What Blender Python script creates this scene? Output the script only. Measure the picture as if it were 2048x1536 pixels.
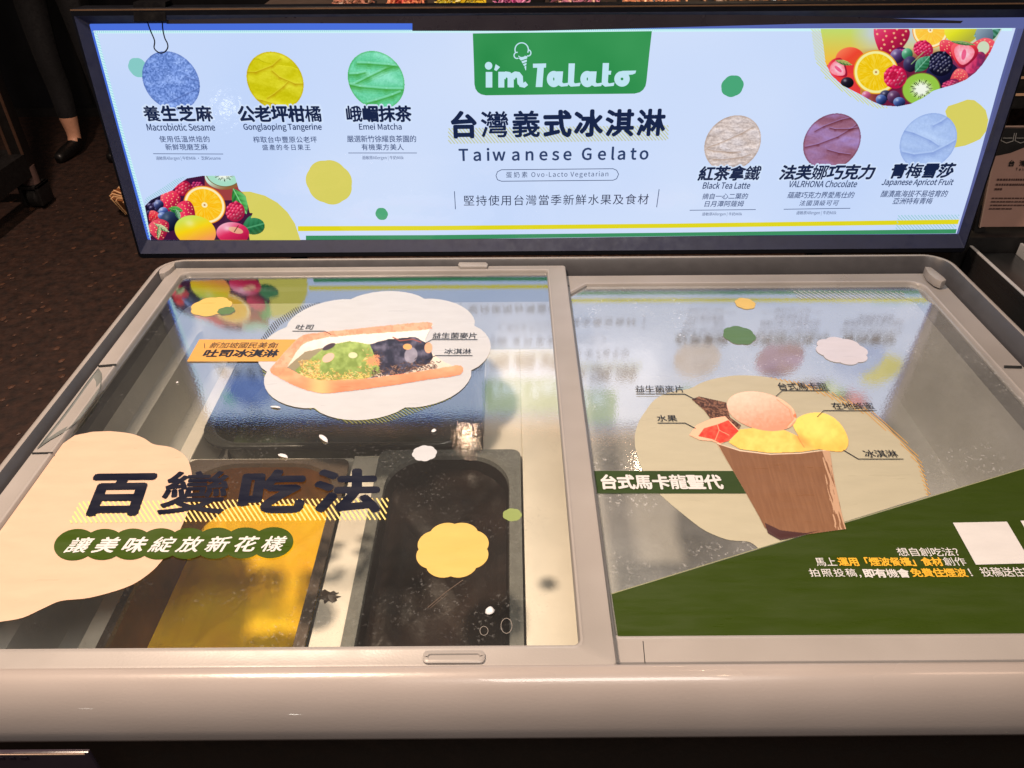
import bpy, bmesh, math, os, random
import numpy as np
from mathutils import Vector, Matrix
from math import radians, sin, cos, pi, tan

# ------------------------------------------------------------------ camera, world, lamps, exposure
FPX, CAMH, PITCH, ROLL = 1540.0, 0.55, 36.0, -0.4
scene = bpy.context.scene
col = scene.collection
for o in list(bpy.data.objects):
    bpy.data.objects.remove(o)
cam_d = bpy.data.cameras.new('camera'); cam_d.sensor_width = 36.0; cam_d.lens = FPX / 2048 * 36.0
cam_d.clip_start = 0.02; cam_d.clip_end = 100
cam = bpy.data.objects.new('camera', cam_d); col.objects.link(cam)
ROT = Matrix.Rotation(radians(90 - PITCH), 3, 'X') @ Matrix.Rotation(radians(ROLL), 3, 'Z')
cam.matrix_world = Matrix.Translation((0, 0, CAMH)) @ ROT.to_4x4()
scene.camera = cam

world = bpy.data.worlds.new('World'); scene.world = world; world.use_nodes = True
bgn = world.node_tree.nodes['Background']
bgn.inputs['Color'].default_value = (1.0, 0.80, 0.66, 1); bgn.inputs['Strength'].default_value = 0.07

def lamp(name, kind, loc, energy, color, size=0.05, target=None, size_y=None, spot=None):
    d = bpy.data.lights.new(name, kind); d.energy = energy; d.color = color
    if kind == 'AREA':
        d.size = size
        if size_y: d.shape = 'RECTANGLE'; d.size_y = size_y
    else: d.shadow_soft_size = size
    if spot: d.spot_size = radians(spot); d.spot_blend = 0.6
    o = bpy.data.objects.new(name, d); col.objects.link(o); o.location = loc
    if target is not None:
        o.rotation_euler = (Vector(target) - Vector(loc)).to_track_quat('-Z', 'Y').to_euler()
    return o
WARM = (1.0, 0.66, 0.42)
lamp('ceiling_lamp', 'AREA', (-0.62, 0.50, 1.75), 51, (1.0, 0.74, 0.55), 0.19, (-0.45, 0.55, 0))
lamp('soft_fill_light', 'AREA', (0.3, -0.6, 1.9), 22, (1.0, 0.88, 0.79), 0.8, (0.1, 0.45, 0), size_y=0.5)  # weak soft fill added to lift the ambient light, not a known fixture
lamp('ceiling_spot', 'SPOT', (-0.206, 2.70, 1.7), 0.45, WARM, 0.014, (0, 0.7, 0), spot=60)
lamp('ceiling_spot', 'SPOT', (0.578, 2.51, 1.7), 0.8, WARM, 0.02, (0.1, 0.7, 0), spot=60)
lamp('counter_spot', 'SPOT', (0.5, 2.0, 0.95), 12, (1.0, 0.72, 0.45), 0.05, (0.5, 1.95, 0.1), spot=130)
lamp('aisle_spot', 'SPOT', (-1.6, 2.2, 1.9), 190, (1.0, 0.72, 0.56), 0.05, (-1.6, 2.5, -0.85), spot=95)
lamp('aisle_spot', 'SPOT', (1.6, 0.0, 2.2), 16, (1.0, 0.66, 0.46), 0.2, (0.9, 1.0, 0.0), spot=60)
lamp('far_spot', 'SPOT', (-1.388, -1.698, -0.17), 0.6, (1, 0.95, 0.85), 0.02, (-0.40, 1.1, 0.23), spot=20)
lamp('far_spot', 'SPOT', (-0.746, -1.767, -0.605), 0.6, (1, 0.95, 0.85), 0.02, (-0.214, 1.1, 0.107), spot=20)

lamp('ceiling_spot', 'SPOT', (0.57, 0.95, 1.75), 4, WARM, 0.018, (0.1, 0.3, 0), spot=60)
lamp('ceiling_spot', 'SPOT', (0.62, 0.05, 1.75), 4, WARM, 0.018, (0.1, 0.35, 0), spot=60)
scene.view_settings.view_transform = 'Standard'; scene.view_settings.look = 'None'
scene.view_settings.exposure = 0.0; scene.view_settings.gamma = 1.0
scene.render.resolution_x = 1024; scene.render.resolution_y = 768
scene.cycles.max_bounces = 10; scene.cycles.transparent_max_bounces = 16
scene.cycles.caustics_reflective = False; scene.cycles.caustics_refractive = False
scene.cycles.sample_clamp_indirect = 4.0

# ------------------------------------------------------------------ picture pixel -> point on a real plane
RN = np.array([list(r) for r in ROT])
class Plane:
    """origin B, in-plane axes U, V, normal N. to(px) gives (u, v) of the point seen at photo pixel px."""
    def __init__(s, B, U, V):
        s.B = np.array(B, float); s.U = np.array(U, float); s.V = np.array(V, float); s.N = np.cross(s.U, s.V)
    def uv(s, x, y):
        x = np.asarray(x, float); y = np.asarray(y, float)
        d = np.stack([(x - 1024) / FPX, -(y - 768) / FPX, -np.ones_like(x)], -1) @ RN.T
        C = np.array([0, 0, CAMH])
        t = ((s.B - C) @ s.N) / (d @ s.N)
        P = C + d * t[..., None] - s.B
        return np.stack([P @ s.U, P @ s.V], -1)
    def w(s, uv, d=0.0):
        uv = np.asarray(uv, float)
        return s.B + uv[..., :1] * s.U + uv[..., 1:2] * s.V + d * s.N
def flat(z): return Plane((0, 0, z), (1, 0, 0), (0, 1, 0))
LEAN = radians(4)
SIGN = Plane((0, 1.091, 0), (1, 0, 0), (0, sin(LEAN), cos(LEAN)))     # normal looks towards the viewer
LIDL, LIDR = flat(0.0004), flat(-0.0126)

# ------------------------------------------------------------------ colour and materials
def lin(c):
    c = np.asarray(c, float) / 255.0
    return np.where(c <= 0.04045, c / 12.92, ((c + 0.055) / 1.055) ** 2.4)
def L4(c): return (*[float(v) for v in lin(c)], 1.0)

class NT:
    def __init__(s, name):
        s.m = bpy.data.materials.new(name); s.m.use_nodes = True; s.t = s.m.node_tree; s.t.nodes.clear()
        s.out = s.n('ShaderNodeOutputMaterial')
    def n(s, kind, **kw):
        o = s.t.nodes.new(kind)
        for k, v in kw.items():
            if k.startswith('_'): setattr(o, k[1:], v)
            else: o.inputs[k.replace('__', ' ')].default_value = v
        return o
    def l(s, a, b): s.t.links.new(a, b)
    def coord(s, scale=1.0, stretch=(1, 1, 1)):
        tc = s.n('ShaderNodeTexCoord'); mp = s.n('ShaderNodeMapping')
        mp.inputs['Scale'].default_value = [scale * k for k in stretch]
        s.l(tc.outputs['Object'], mp.inputs['Vector']); return mp.outputs['Vector']
    def noise(s, vec, scale, detail=3, rough=0.6, lo=0.0, hi=1.0, a=0.3, b=0.7):
        nz = s.n('ShaderNodeTexNoise', Scale=scale, Detail=detail, Roughness=rough)
        s.l(vec, nz.inputs['Vector'])
        mr = s.n('ShaderNodeMapRange'); mr.inputs['From Min'].default_value = a; mr.inputs['From Max'].default_value = b
        mr.inputs['To Min'].default_value = lo; mr.inputs['To Max'].default_value = hi
        s.l(nz.outputs['Fac'], mr.inputs['Value']); return mr.outputs['Result']
    def mix(s, fac, a, b):
        mx = s.n('ShaderNodeMix', _data_type='RGBA')
        for sock, v in ((mx.inputs[0], fac), (mx.inputs[6], a), (mx.inputs[7], b)):
            if hasattr(v, 'is_linked') or hasattr(v, 'node'): s.l(v, sock)
            else: sock.default_value = v
        return mx.outputs[2]
    def mixs(s, fac, a, b):
        mx = s.n('ShaderNodeMixShader')
        if hasattr(fac, 'node'): s.l(fac, mx.inputs[0])
        else: mx.inputs[0].default_value = fac
        s.l(a, mx.inputs[1]); s.l(b, mx.inputs[2]); return mx.outputs[0]
    def done(s, sh): s.l(sh, s.out.inputs['Surface']); return s.m

_mc = {}
def pmat(name, c, rough=0.5, metal=0.0, vary=0.08, scale=30.0, bump=0.0, bscale=200.0, stretch=(1, 1, 1), c2=None, spec=0.5, coat=0.0):
    if name in _mc: return _mc[name]
    k = NT(name); v = k.coord(1.0, stretch)
    a = lin(c); b = lin(c2) if c2 is not None else a * (1 - 2.5 * vary)
    f = k.noise(v, scale)
    cc = k.mix(f, (*[float(x) for x in a], 1), (*[float(x) for x in b], 1))
    p = k.n('ShaderNodeBsdfPrincipled', Metallic=metal)
    p.inputs['Specular IOR Level'].default_value = spec; p.inputs['Coat Weight'].default_value = coat
    k.l(cc, p.inputs['Base Color'])
    k.l(k.noise(v, scale * 2.3, lo=max(0.02, rough * 0.8), hi=min(1, rough * 1.25)), p.inputs['Roughness'])
    if bump:
        nz = k.n('ShaderNodeTexNoise', Scale=bscale, Detail=4); k.l(v, nz.inputs['Vector'])
        bp = k.n('ShaderNodeBump', Strength=bump, Distance=0.002)
        k.l(nz.outputs['Fac'], bp.inputs['Height']); k.l(bp.outputs['Normal'], p.inputs['Normal'])
    _mc[name] = k.done(p.outputs['BSDF']); return _mc[name]

def backlit(name, c, vary=0.0, c2=None, strength=1.0, attr=False, gloss=0.03, sample='NONE', scale=6):
    """a print seen with the lamp behind it"""
    if name in _mc: return _mc[name]
    k = NT(name); e = k.n('ShaderNodeEmission', Strength=strength)
    if attr:
        a = k.n('ShaderNodeAttribute', _attribute_name='print'); k.l(a.outputs['Color'], e.inputs['Color'])
    else:
        v = k.coord(); f = k.noise(v, scale, detail=2)
        a = lin(c); b = lin(c2) if c2 is not None else a * (1 - vary)
        k.l(k.mix(f, (*[float(x) for x in a], 1), (*[float(x) for x in b], 1)), e.inputs['Color'])
    g = k.n('ShaderNodeBsdfGlossy', Roughness=0.07)
    nz = k.n('ShaderNodeTexNoise', Scale=90.0, Detail=3); k.l(k.coord(), nz.inputs['Vector'])
    bp = k.n('ShaderNodeBump', Strength=0.07, Distance=0.002); k.l(nz.outputs['Fac'], bp.inputs['Height']); k.l(bp.outputs['Normal'], g.inputs['Normal'])
    m = k.done(k.mixs(gloss, e.outputs[0], g.outputs[0])); m.cycles.emission_sampling = sample
    _mc[name] = m; return m

def film(name, c, attr=False, rough=0.42, spec=0.35):
    """a printed sticker film: flat ink colour"""
    if name in _mc: return _mc[name]
    k = NT(name); p = k.n('ShaderNodeBsdfPrincipled', Roughness=rough); p.inputs['Specular IOR Level'].default_value = spec
    k.l(k.noise(k.coord(1, (0.5, 3, 1)), 30, lo=rough * .6, hi=min(.8, rough * 1.4)), p.inputs['Roughness'])
    if attr:
        a = k.n('ShaderNodeAttribute', _attribute_name='print'); k.l(a.outputs['Color'], p.inputs['Base Color'])
    else:
        a = lin(c); v = k.coord(1, (1, 3, 1))
        k.l(k.mix(k.noise(v, 25), (*[float(x) for x in a], 1), (*[float(x) for x in a * 0.93], 1)), p.inputs['Base Color'])
    nz = k.n('ShaderNodeTexNoise', Scale=60.0, Detail=3); k.l(k.coord(1, (0.4, 1.5, 1)), nz.inputs['Vector'])
    bp = k.n('ShaderNodeBump', Strength=0.12, Distance=0.002); k.l(nz.outputs['Fac'], bp.inputs['Height']); k.l(bp.outputs['Normal'], p.inputs['Normal'])
    _mc[name] = k.done(p.outputs[0]); return _mc[name]

def pane_mat(name, frost, tint, speck, refl=(0.10, 0.55)):
    """chilled glass: see-through, mirror-like towards grazing view, with a film of condensation"""
    k = NT(name); v = k.coord()
    tr = k.n('ShaderNodeBsdfTransparent'); tr.inputs['Color'].default_value = (*tint, 1)
    df = k.n('ShaderNodeBsdfPrincipled', Roughness=0.6); df.inputs['Base Color'].default_value = (0.62, 0.65, 0.66, 1)
    n1 = k.noise(v, 5.0, detail=5, lo=frost * 0.45, hi=frost * 1.5, a=0.35, b=0.68)
    n2 = k.noise(v, 260.0, detail=2, lo=0.0, hi=speck, a=0.58, b=0.72)
    n2b = k.noise(v, 9.0, detail=3, lo=0.0, hi=1.0, a=0.48, b=0.62)
    mu = k.n('ShaderNodeMath', _operation='MULTIPLY'); k.l(n2, mu.inputs[0]); k.l(n2b, mu.inputs[1])
    ad = k.n('ShaderNodeMath', _operation='ADD', _use_clamp=True); k.l(n1, ad.inputs[0]); k.l(mu.outputs[0], ad.inputs[1])
    body = k.mixs(ad.outputs[0], tr.outputs[0], df.outputs[0])
    g = k.n('ShaderNodeBsdfGlossy'); g.inputs['Color'].default_value = (0.95, 0.97, 1.0, 1)
    k.l(k.noise(v, 12.0, lo=0.018, hi=0.045), g.inputs['Roughness'])
    nz = k.n('ShaderNodeTexNoise', Scale=420.0, Detail=2); k.l(v, nz.inputs['Vector'])
    bp = k.n('ShaderNodeBump', Strength=0.09, Distance=0.0006); k.l(nz.outputs['Fac'], bp.inputs['Height']); k.l(bp.outputs['Normal'], g.inputs['Normal'])
    lw = k.n('ShaderNodeLayerWeight', Blend=0.5)
    mr = k.n('ShaderNodeMapRange'); mr.inputs['From Min'].default_value = 0.13; mr.inputs['From Max'].default_value = 0.45
    mr.inputs['To Min'].default_value = refl[0]; mr.inputs['To Max'].default_value = refl[1]
    k.l(lw.outputs['Facing'], mr.inputs['Value'])
    return k.done(k.mixs(mr.outputs[0], body, g.outputs[0]))

# ------------------------------------------------------------------ object helpers
def link(name, me, m=None, parent=None, label=None, kind=None):
    o = bpy.data.objects.new(name, me); col.objects.link(o)
    if m is not None and hasattr(me, 'materials') and not me.materials:
        for q in (m if isinstance(m, (list, tuple)) else [m]): me.materials.append(q)
    if parent is not None:
        o.parent = parent; o.matrix_parent_inverse = Matrix.Translation(-WL(parent))
    if label: o['label'] = label
    if kind: o['kind'] = kind
    return o
def WL(o):
    p = Vector((0, 0, 0))
    while o is not None and o.type == 'EMPTY':
        p += o.location; return p
    return p
def thing(name, loc, label, cat, group=None):
    o = bpy.data.objects.new(name, None); col.objects.link(o); o.location = loc; o.empty_display_size = 0.05
    o['label'] = label; o['category'] = cat
    if group: o['group'] = group
    return o
def tag(o, label, cat, group=None):
    o['label'] = label; o['category'] = cat
    if group: o['group'] = group
    return o
def under(parent, child):
    """sub-part below a part whose own origin is the world origin"""
    child.parent = parent; child.matrix_parent_inverse = Matrix.Identity(4); return child

class MB:
    def __init__(s): s.v = []; s.f = []; s.mi = []; s.smooth = []
    def add(s, vs, fs, mi=0, sm=False):
        b = len(s.v); s.v += [tuple(map(float, q)) for q in vs]; s.f += [[b + i for i in q] for q in fs]
        s.mi += [mi] * len(fs); s.smooth += [sm] * len(fs)
    def box(s, x0, x1, y0, y1, z0, z1, mi=0):
        s.add([(x0, y0, z0), (x1, y0, z0), (x1, y1, z0), (x0, y1, z0), (x0, y0, z1), (x1, y0, z1), (x1, y1, z1), (x0, y1, z1)],
              [(0, 3, 2, 1), (4, 5, 6, 7), (0, 1, 5, 4), (1, 2, 6, 5), (2, 3, 7, 6), (3, 0, 4, 7)], mi)
    def loops(s, loops, closed=True, cap0=False, cap1=False, mi=0, sm=True):
        """bridge a series of point rings"""
        n = len(loops[0]); vs = [p for lp in loops for p in lp]; fs = []
        for i in range(len(loops) - 1):
            for j in range(n if closed else n - 1):
                k = (j + 1) % n
                fs.append((i * n + j, i * n + k, (i + 1) * n + k, (i + 1) * n + j))
        if cap0: fs.append(tuple(range(n))[::-1])
        if cap1: fs.append(tuple((len(loops) - 1) * n + j for j in range(n)))
        s.add(vs, fs, mi, sm)
    def tube(s, pts, r, n=8, mi=0, closed=False):
        pts = [Vector(p) for p in pts]; rings = []; N = len(pts)
        for i, p in enumerate(pts):
            t = (pts[min(i + 1, N - 1)] - pts[max(i - 1, 0)]).normalized()
            a = t.orthogonal().normalized() if i == 0 else (a - t * a.dot(t)).normalized()
            b = t.cross(a); rr = r[i] if isinstance(r, (list, tuple)) else r
            rings.append([p + a * rr * cos(2 * pi * k / n) + b * rr * sin(2 * pi * k / n) for k in range(n)])
        s.loops(rings, True, True, True, mi)
    def build(s, name, m=None, parent=None, label=None, kind=None, bevel=0.0, smooth_angle=40):
        me = bpy.data.meshes.new(name); me.from_pydata(s.v, [], s.f)
        ms = m if isinstance(m, (list, tuple)) else [m]
        for q in ms:
            if q is not None: me.materials.append(q)
        me.polygons.foreach_set('material_index', s.mi); me.polygons.foreach_set('use_smooth', s.smooth)
        me.update()
        bm = bmesh.new(); bm.from_mesh(me)
        if bevel:
            es = [e for e in bm.edges if e.is_manifold and e.calc_face_angle(0) > radians(30)]
            bmesh.ops.bevel(bm, geom=es, offset=bevel, segments=2, affect='EDGES', profile=0.6)
        if bevel or any(s.smooth):
            for e in bm.edges:
                if e.is_manifold and e.calc_face_angle(0) > radians(smooth_angle): e.smooth = False
            for fc in bm.faces: fc.smooth = True
        bm.to_mesh(me); bm.free()
        return link(name, me, None, parent, label, kind)

def rrect(x0, x1, y0, y1, r=0.01, n=6, z=0.0, chamfer=()):
    """rounded rectangle, counter-clockwise from the lower left corner; r may be 4 radii (ll, lr, ur, ul)"""
    rs = r if isinstance(r, (list, tuple)) else (r,) * 4
    c = [(x0, y0, 180), (x1, y0, 270), (x1, y1, 0), (x0, y1, 90)]; out = []
    for i, (cx, cy, a0) in enumerate(c):
        q = rs[i]; sx = 1 if cx == x0 else -1; sy = 1 if cy == y0 else -1
        mx, my = cx + sx * q, cy + sy * q
        for k in range(n + 1):
            if i in chamfer:
                t = k / n; a, b = radians(a0), radians(a0 + 90)
                out.append((mx + q * ((1 - t) * cos(a) + t * cos(b)), my + q * ((1 - t) * sin(a) + t * sin(b)), z))
            else:
                a = radians(a0 + 90 * k / n); out.append((mx + q * cos(a), my + q * sin(a), z))
    return out

# ------------------------------------------------------------------ flat print: shapes given where the photo shows them, laid on their plane
def cr(pts, k=3, closed=True):
    """smooth curve through the points"""
    P = [np.array(q, float) for q in pts]; n = len(P); out = []
    for i in range(n if closed else n - 1):
        g = (lambda j: P[j % n]) if closed else (lambda j: P[max(0, min(n - 1, j))])
        a, b, c, d = g(i - 1), g(i), g(i + 1), g(i + 2)
        for t in [j / k for j in range(k)]: out.append(tuple(0.5 * (2 * b + (c - a) * t + (2 * a - 5 * b + 4 * c - d) * t * t + (3 * b - a - 3 * c + d) * t ** 3)))
    if not closed: out.append(tuple(P[-1]))
    return out
class Flat:
    def __init__(s, plane, d): s.p = plane; s.d = d; s.b = MB(); s.k = 0
    def _d(s): s.k += 1; return s.d + 4e-6 * s.k
    def uvpoly(s, uv, mi=0):
        uv = [tuple(q) for q in uv]; n = len(uv)
        ar = sum(uv[i][0] * uv[(i + 1) % n][1] - uv[(i + 1) % n][0] * uv[i][1] for i in range(n))
        if ar < 0: uv = uv[::-1]
        d = s._d(); s.b.add([s.p.w(q, d) for q in uv], [tuple(range(n))], mi)
    def poly(s, px, mi=0):
        a = np.array(px, float); s.uvpoly(s.p.uv(a[:, 0], a[:, 1]), mi)
    def ring(s, cx, cy, rx, ry, w, rot=0, n=28, a0=0, a1=360, mi=0):
        q = [(cx + rx * cos(radians(a0 + (a1 - a0) * i / n)), cy + ry * sin(radians(a0 + (a1 - a0) * i / n))) for i in range(n + 1)]
        s.stroke(q, w, mi)
    def ell(s, cx, cy, rx, ry, rot=0, n=40, mi=0):
        c, t = cos(radians(rot)), sin(radians(rot))
        s.poly([(cx + rx * cos(2 * pi * i / n) * c - ry * sin(2 * pi * i / n) * t, cy + rx * cos(2 * pi * i / n) * t + ry * sin(2 * pi * i / n) * c) for i in range(n)], mi)
    def stroke(s, px, w, mi=0):
        """line of pixel width w; mitred"""
        P = [Vector(q) for q in px]; n = len(P); Lf = []; Rt = []
        closed = (P[0] - P[-1]).length < 1e-6 and n > 2
        for i, p in enumerate(P):
            a = (P[i] - P[i - 1]).normalized() if i > 0 else ((P[0] - P[-2]).normalized() if closed else (P[1] - P[0]).normalized())
            b = (P[i + 1] - P[i]).normalized() if i < n - 1 else ((P[1] - P[0]).normalized() if closed else a)
            t = (a + b).normalized() if (a + b).length > 1e-6 else a
            m = Vector((-t.y, t.x)); c = max(0.5, m.dot(Vector((-a.y, a.x))))
            Lf.append(p + m * w / 2 / c); Rt.append(p - m * w / 2 / c)
        d = s._d(); A = s.p.uv(np.array([q.x for q in Lf]), np.array([q.y for q in Lf])); B = s.p.uv(np.array([q.x for q in Rt]), np.array([q.y for q in Rt]))
        vs = [s.p.w(q, d) for q in A] + [s.p.w(q, d) for q in B]
        fs = [(i, i + 1, n + i + 1, n + i) for i in range(n - 1)]
        v = [Vector(x) for x in vs]; nn = (v[1] - v[0]).cross(v[n] - v[0])
        if nn.dot(Vector(s.p.N)) < 0: fs = [f[::-1] for f in fs]
        s.b.add(vs, fs, mi)
    def hatch(s, region, step, ang, w, mi=0):
        """parallel lines clipped to a pixel polygon"""
        d = Vector((cos(radians(ang)), sin(radians(ang)))); nrm = Vector((-d.y, d.x))
        R = [Vector(q) for q in region]; t0 = min(q.dot(nrm) for q in R); t1 = max(q.dot(nrm) for q in R); t = t0 + step * 0.5
        while t < t1:
            hits = []
            for i in range(len(R)):
                a, b = R[i], R[(i + 1) % len(R)]; fa, fb = a.dot(nrm) - t, b.dot(nrm) - t
                if (fa < 0) != (fb < 0): hits.append((a + (b - a) * (fa / (fa - fb))).dot(d))
            hits.sort()
            for k in range(0, len(hits) - 1, 2):
                if hits[k + 1] - hits[k] > 0.6: s.stroke([tuple(nrm * t + d * hits[k]), tuple(nrm * t + d * hits[k + 1])], w, mi)
            t += step
    def cloud(s, x0, y0, x1, y1, n=8, amp=0.07, ph=0.0, mi=0):
        """scalloped round: lobes meeting in soft notches, round on its own plane, filling the pixel box"""
        cy = (y0 + y1) / 2; u0 = s.p.uv(x0, cy); u1 = s.p.uv(x1, cy); vt = s.p.uv((x0 + x1) / 2, y0)[1]; vb = s.p.uv((x0 + x1) / 2, y1)[1]
        cu = (u0[0] + u1[0]) / 2; cv = (vt + vb) / 2; ru = (u1[0] - u0[0]) / 2; rv = (vt - vb) / 2; out = []
        for i in range(n * 10):
            a = 2 * pi * i / (n * 10); r = 1 - amp * (1 - abs(cos(n * (a - ph) / 2)) ** 0.75)
            out.append((cu + ru * r * cos(a), cv + rv * r * sin(a)))
        s.uvpoly(out, mi)
    def build(s, name, m, parent=None, **k): return s.b.build(name, m, parent, **k)

FONT = None
try:
    fp = os.path.join(bpy.utils.resource_path('LOCAL'), 'datafiles', 'fonts', 'Noto Sans CJK Regular.woff2')
    if os.path.exists(fp): FONT = bpy.data.fonts.load(fp)
except Exception:
    FONT = None
def load_glyphs(chars):
    """every character once, one to a line of a single text object: its filled outline and its advance width"""
    def lines(rows):
        cu = bpy.data.curves.new('t', 'FONT'); cu.body = '\n'.join(rows); cu.resolution_u = 3; cu.space_line = 4.0
        if FONT: cu.font = FONT
        o = bpy.data.objects.new('t', cu); col.objects.link(o); dg = bpy.context.evaluated_depsgraph_get()
        me = bpy.data.meshes.new_from_object(o.evaluated_get(dg)); n = len(me.vertices); co = np.zeros(n * 3); me.vertices.foreach_get('co', co); co = co.reshape(-1, 3)[:, :2]
        fs = np.array([list(p.vertices)[:3] for p in me.polygons if len(p.vertices) == 3]); bpy.data.objects.remove(o); bpy.data.meshes.remove(me); bpy.data.curves.remove(cu)
        ys = np.sort(co[:, 1]); return co, fs
    chars = [c for c in chars if c != ' ']; wide = [c for c in chars if ord(c) > 0x2e7f]; slim = [c for c in chars if ord(c) <= 0x2e7f]; chars = slim + wide
    rows = ['.'] + chars + ['.']; rows2 = ['.'] + [c + '.' for c in slim + wide[:1]] + ['a a.', 'aa.', '.']
    co1, f1 = lines(rows); co2, f2 = lines(rows2)
    y0 = co1[:, 1].max(); 
    base = lambda co: (co[co[:, 1] > co[:, 1].max() - 1e-9][0, 1], co[:, 1].min())
    def split(co, rows):
        top, bot = base(co); hdot = 0.0; pitch = None
        d = np.sort(co[:, 1])[::-1]; hdot = d[0] - d[np.argmax(d[:-1] - d[1:] > 0.5)]
        pitch = (top - hdot - bot) / (len(rows) - 1)
        b0 = top - hdot; k = np.round((b0 + 0.3 * pitch * 0.0 - (co[:, 1] - 0.1)) / pitch).astype(int)
        return np.clip(k, 0, len(rows) - 1), b0, pitch
    k1, b1, p1 = split(co1, rows); k2, b2, p2 = split(co2, rows2)
    dr = co1[k1 == 0][:, 0].max(); adv = lambda r: co2[k2 == r][:, 0].max() - dr
    G = {}
    for i, c in enumerate(chars):
        r = i + 1; idx = np.nonzero(k1 == r)[0]; mp = -np.ones(len(co1), int); mp[idx] = np.arange(len(idx)); ff = f1[k1[f1[:, 0]] == r]
        G[c] = (co1[idx] + np.array([0, p1 * r - b1]), [tuple(int(q) for q in mp[f]) for f in ff], adv(min(r, len(slim) + 1)))
    n = len(rows2); G[' '] = (np.zeros((0, 2)), [], adv(n - 3) - adv(n - 2))
    return G
GL = {}
QUEUE = []
def glyphs(body, spacing):
    x = 0.0; co = []; fs = []; n = 0; wt = []
    for c in body:
        g = GL.get(c) or GL[' ']
        co.append(g[0] + np.array([x, 0.0])); wt.append(np.full((len(g[0]), 1), min(1.0, max(0.34, (60.0 / max(1, len(g[1]))) ** 0.75)))); fs += [tuple(n + i for i in f) for f in g[1]]; n += len(g[0]); x += g[2] * spacing
    glyphs.weight = np.concatenate(wt); return np.concatenate(co), fs
def text(*a, **k): QUEUE.append((a, k))
def set_all_text():
    GL.update(load_glyphs(sorted({c for a, k in QUEUE for c in a[2]})))
    for a, k in QUEUE: set_text(*a, **k)
def set_text(plane, d, body, box, m, parent, bold=0.0, dy=0.0, slant=0.0, tl=None, name='lettering', halo=None, halo_w=0.0, order=0):
    """set type into the pixel box (x0, y0, x1, y1); letter pitch is solved so that glyphs keep their natural proportions"""
    x0, y0, x1, y1 = box
    BL = plane.uv(x0, y1); BR = plane.uv(x1, y1 + dy); T = plane.uv(*(tl if tl else (x0, y0)))
    ex = BR - BL; W = np.hypot(*ex); exn = ex / W; eyn = np.array([-exn[1], exn[0]])
    H = (T - BL) @ eyn; sh = ((T - BL) @ exn if tl else slant * H)
    W = W - abs(sh) if not tl else W
    if not tl and sh > 0: pass
    if not tl and sh < 0: BL = BL + exn * abs(sh)
    def dims(co): return co.min(0), co.max(0)
    sp = 1.0
    c1, f1 = glyphs(body, 1.0); lo, hi = dims(c1); w1, h1 = hi - lo
    if len(body) > 2:
        c2, _ = glyphs(body, 1.5); w2 = (dims(c2)[1] - dims(c2)[0])[0]
        sp = 1 + 0.5 * (W / H * h1 - w1) / max(1e-6, w2 - w1); sp = min(3.0, max(0.97, sp))
        c1, f1 = glyphs(body, sp); lo, hi = dims(c1); w1, h1 = hi - lo
    gw = glyphs.weight; q0 = (c1 - lo) / np.array([w1, h1]); bold *= h1; halo_w *= h1
    def make(bo, dd, mat_, nm):
        b = MB(); offs = [(0, 0)] + ([(bo * cos(2 * pi * i / 8), bo * sin(2 * pi * i / 8)) for i in range(8)] if bo else [])
        if bo and bo > 0.05 * h1: offs += [(bo * .5 * cos(2 * pi * i / 6), bo * .5 * sin(2 * pi * i / 6)) for i in range(6)]
        ins = bo if nm == name else 0.0
        q = q0 * np.array([1 - 2 * ins / w1, 1 - 2 * ins / h1]) + np.array([ins / w1, ins / h1])
        for k, (ox, oy) in enumerate(offs):
            p = q + np.array([ox / w1, oy / h1]) * (gw if nm == name else 1.0)
            uv = BL + (p[:, :1] * W + p[:, 1:] * sh) * exn + p[:, 1:] * H * eyn
            b.add(plane.w(uv, dd + 3e-6 * k), f1)
        o = b.build(nm, mat_, None if parent.type == 'MESH' else parent)
        if parent.type == 'MESH': under(parent, o)
        return o
    if halo: make(halo_w, d - 1.5e-4, halo, 'lettering_outline')
    return make(bold, d, m, name)

# ------------------------------------------------------------------ a small painter for printed photographs
def vnoise(X, Y, sc, seed=0, oct=3):
    out = np.zeros_like(X, float); amp = 1.0; tot = 0
    for k in range(oct):
        r = np.random.RandomState(seed * 17 + k); g = r.rand(97, 97); x = (X / sc * 2 ** k) % 96; y = (Y / sc * 2 ** k) % 96
        xi = x.astype(int); yi = y.astype(int); fx = x - xi; fy = y - yi; fx = fx * fx * (3 - 2 * fx); fy = fy * fy * (3 - 2 * fy)
        out += amp * ((g[yi, xi] * (1 - fx) + g[yi, xi + 1] * fx) * (1 - fy) + (g[yi + 1, xi] * (1 - fx) + g[yi + 1, xi + 1] * fx) * fy)
        tot += amp; amp *= 0.5
    return out / tot
def inpoly(X, Y, poly):
    m = np.zeros(X.shape, bool); n = len(poly)
    for i in range(n):
        x0, y0 = poly[i]; x1, y1 = poly[(i + 1) % n]
        if y0 == y1: continue
        c = ((y0 > Y) != (y1 > Y)) & (X < (x1 - x0) * (Y - y0) / (y1 - y0) + x0); m ^= c
    return m
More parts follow.
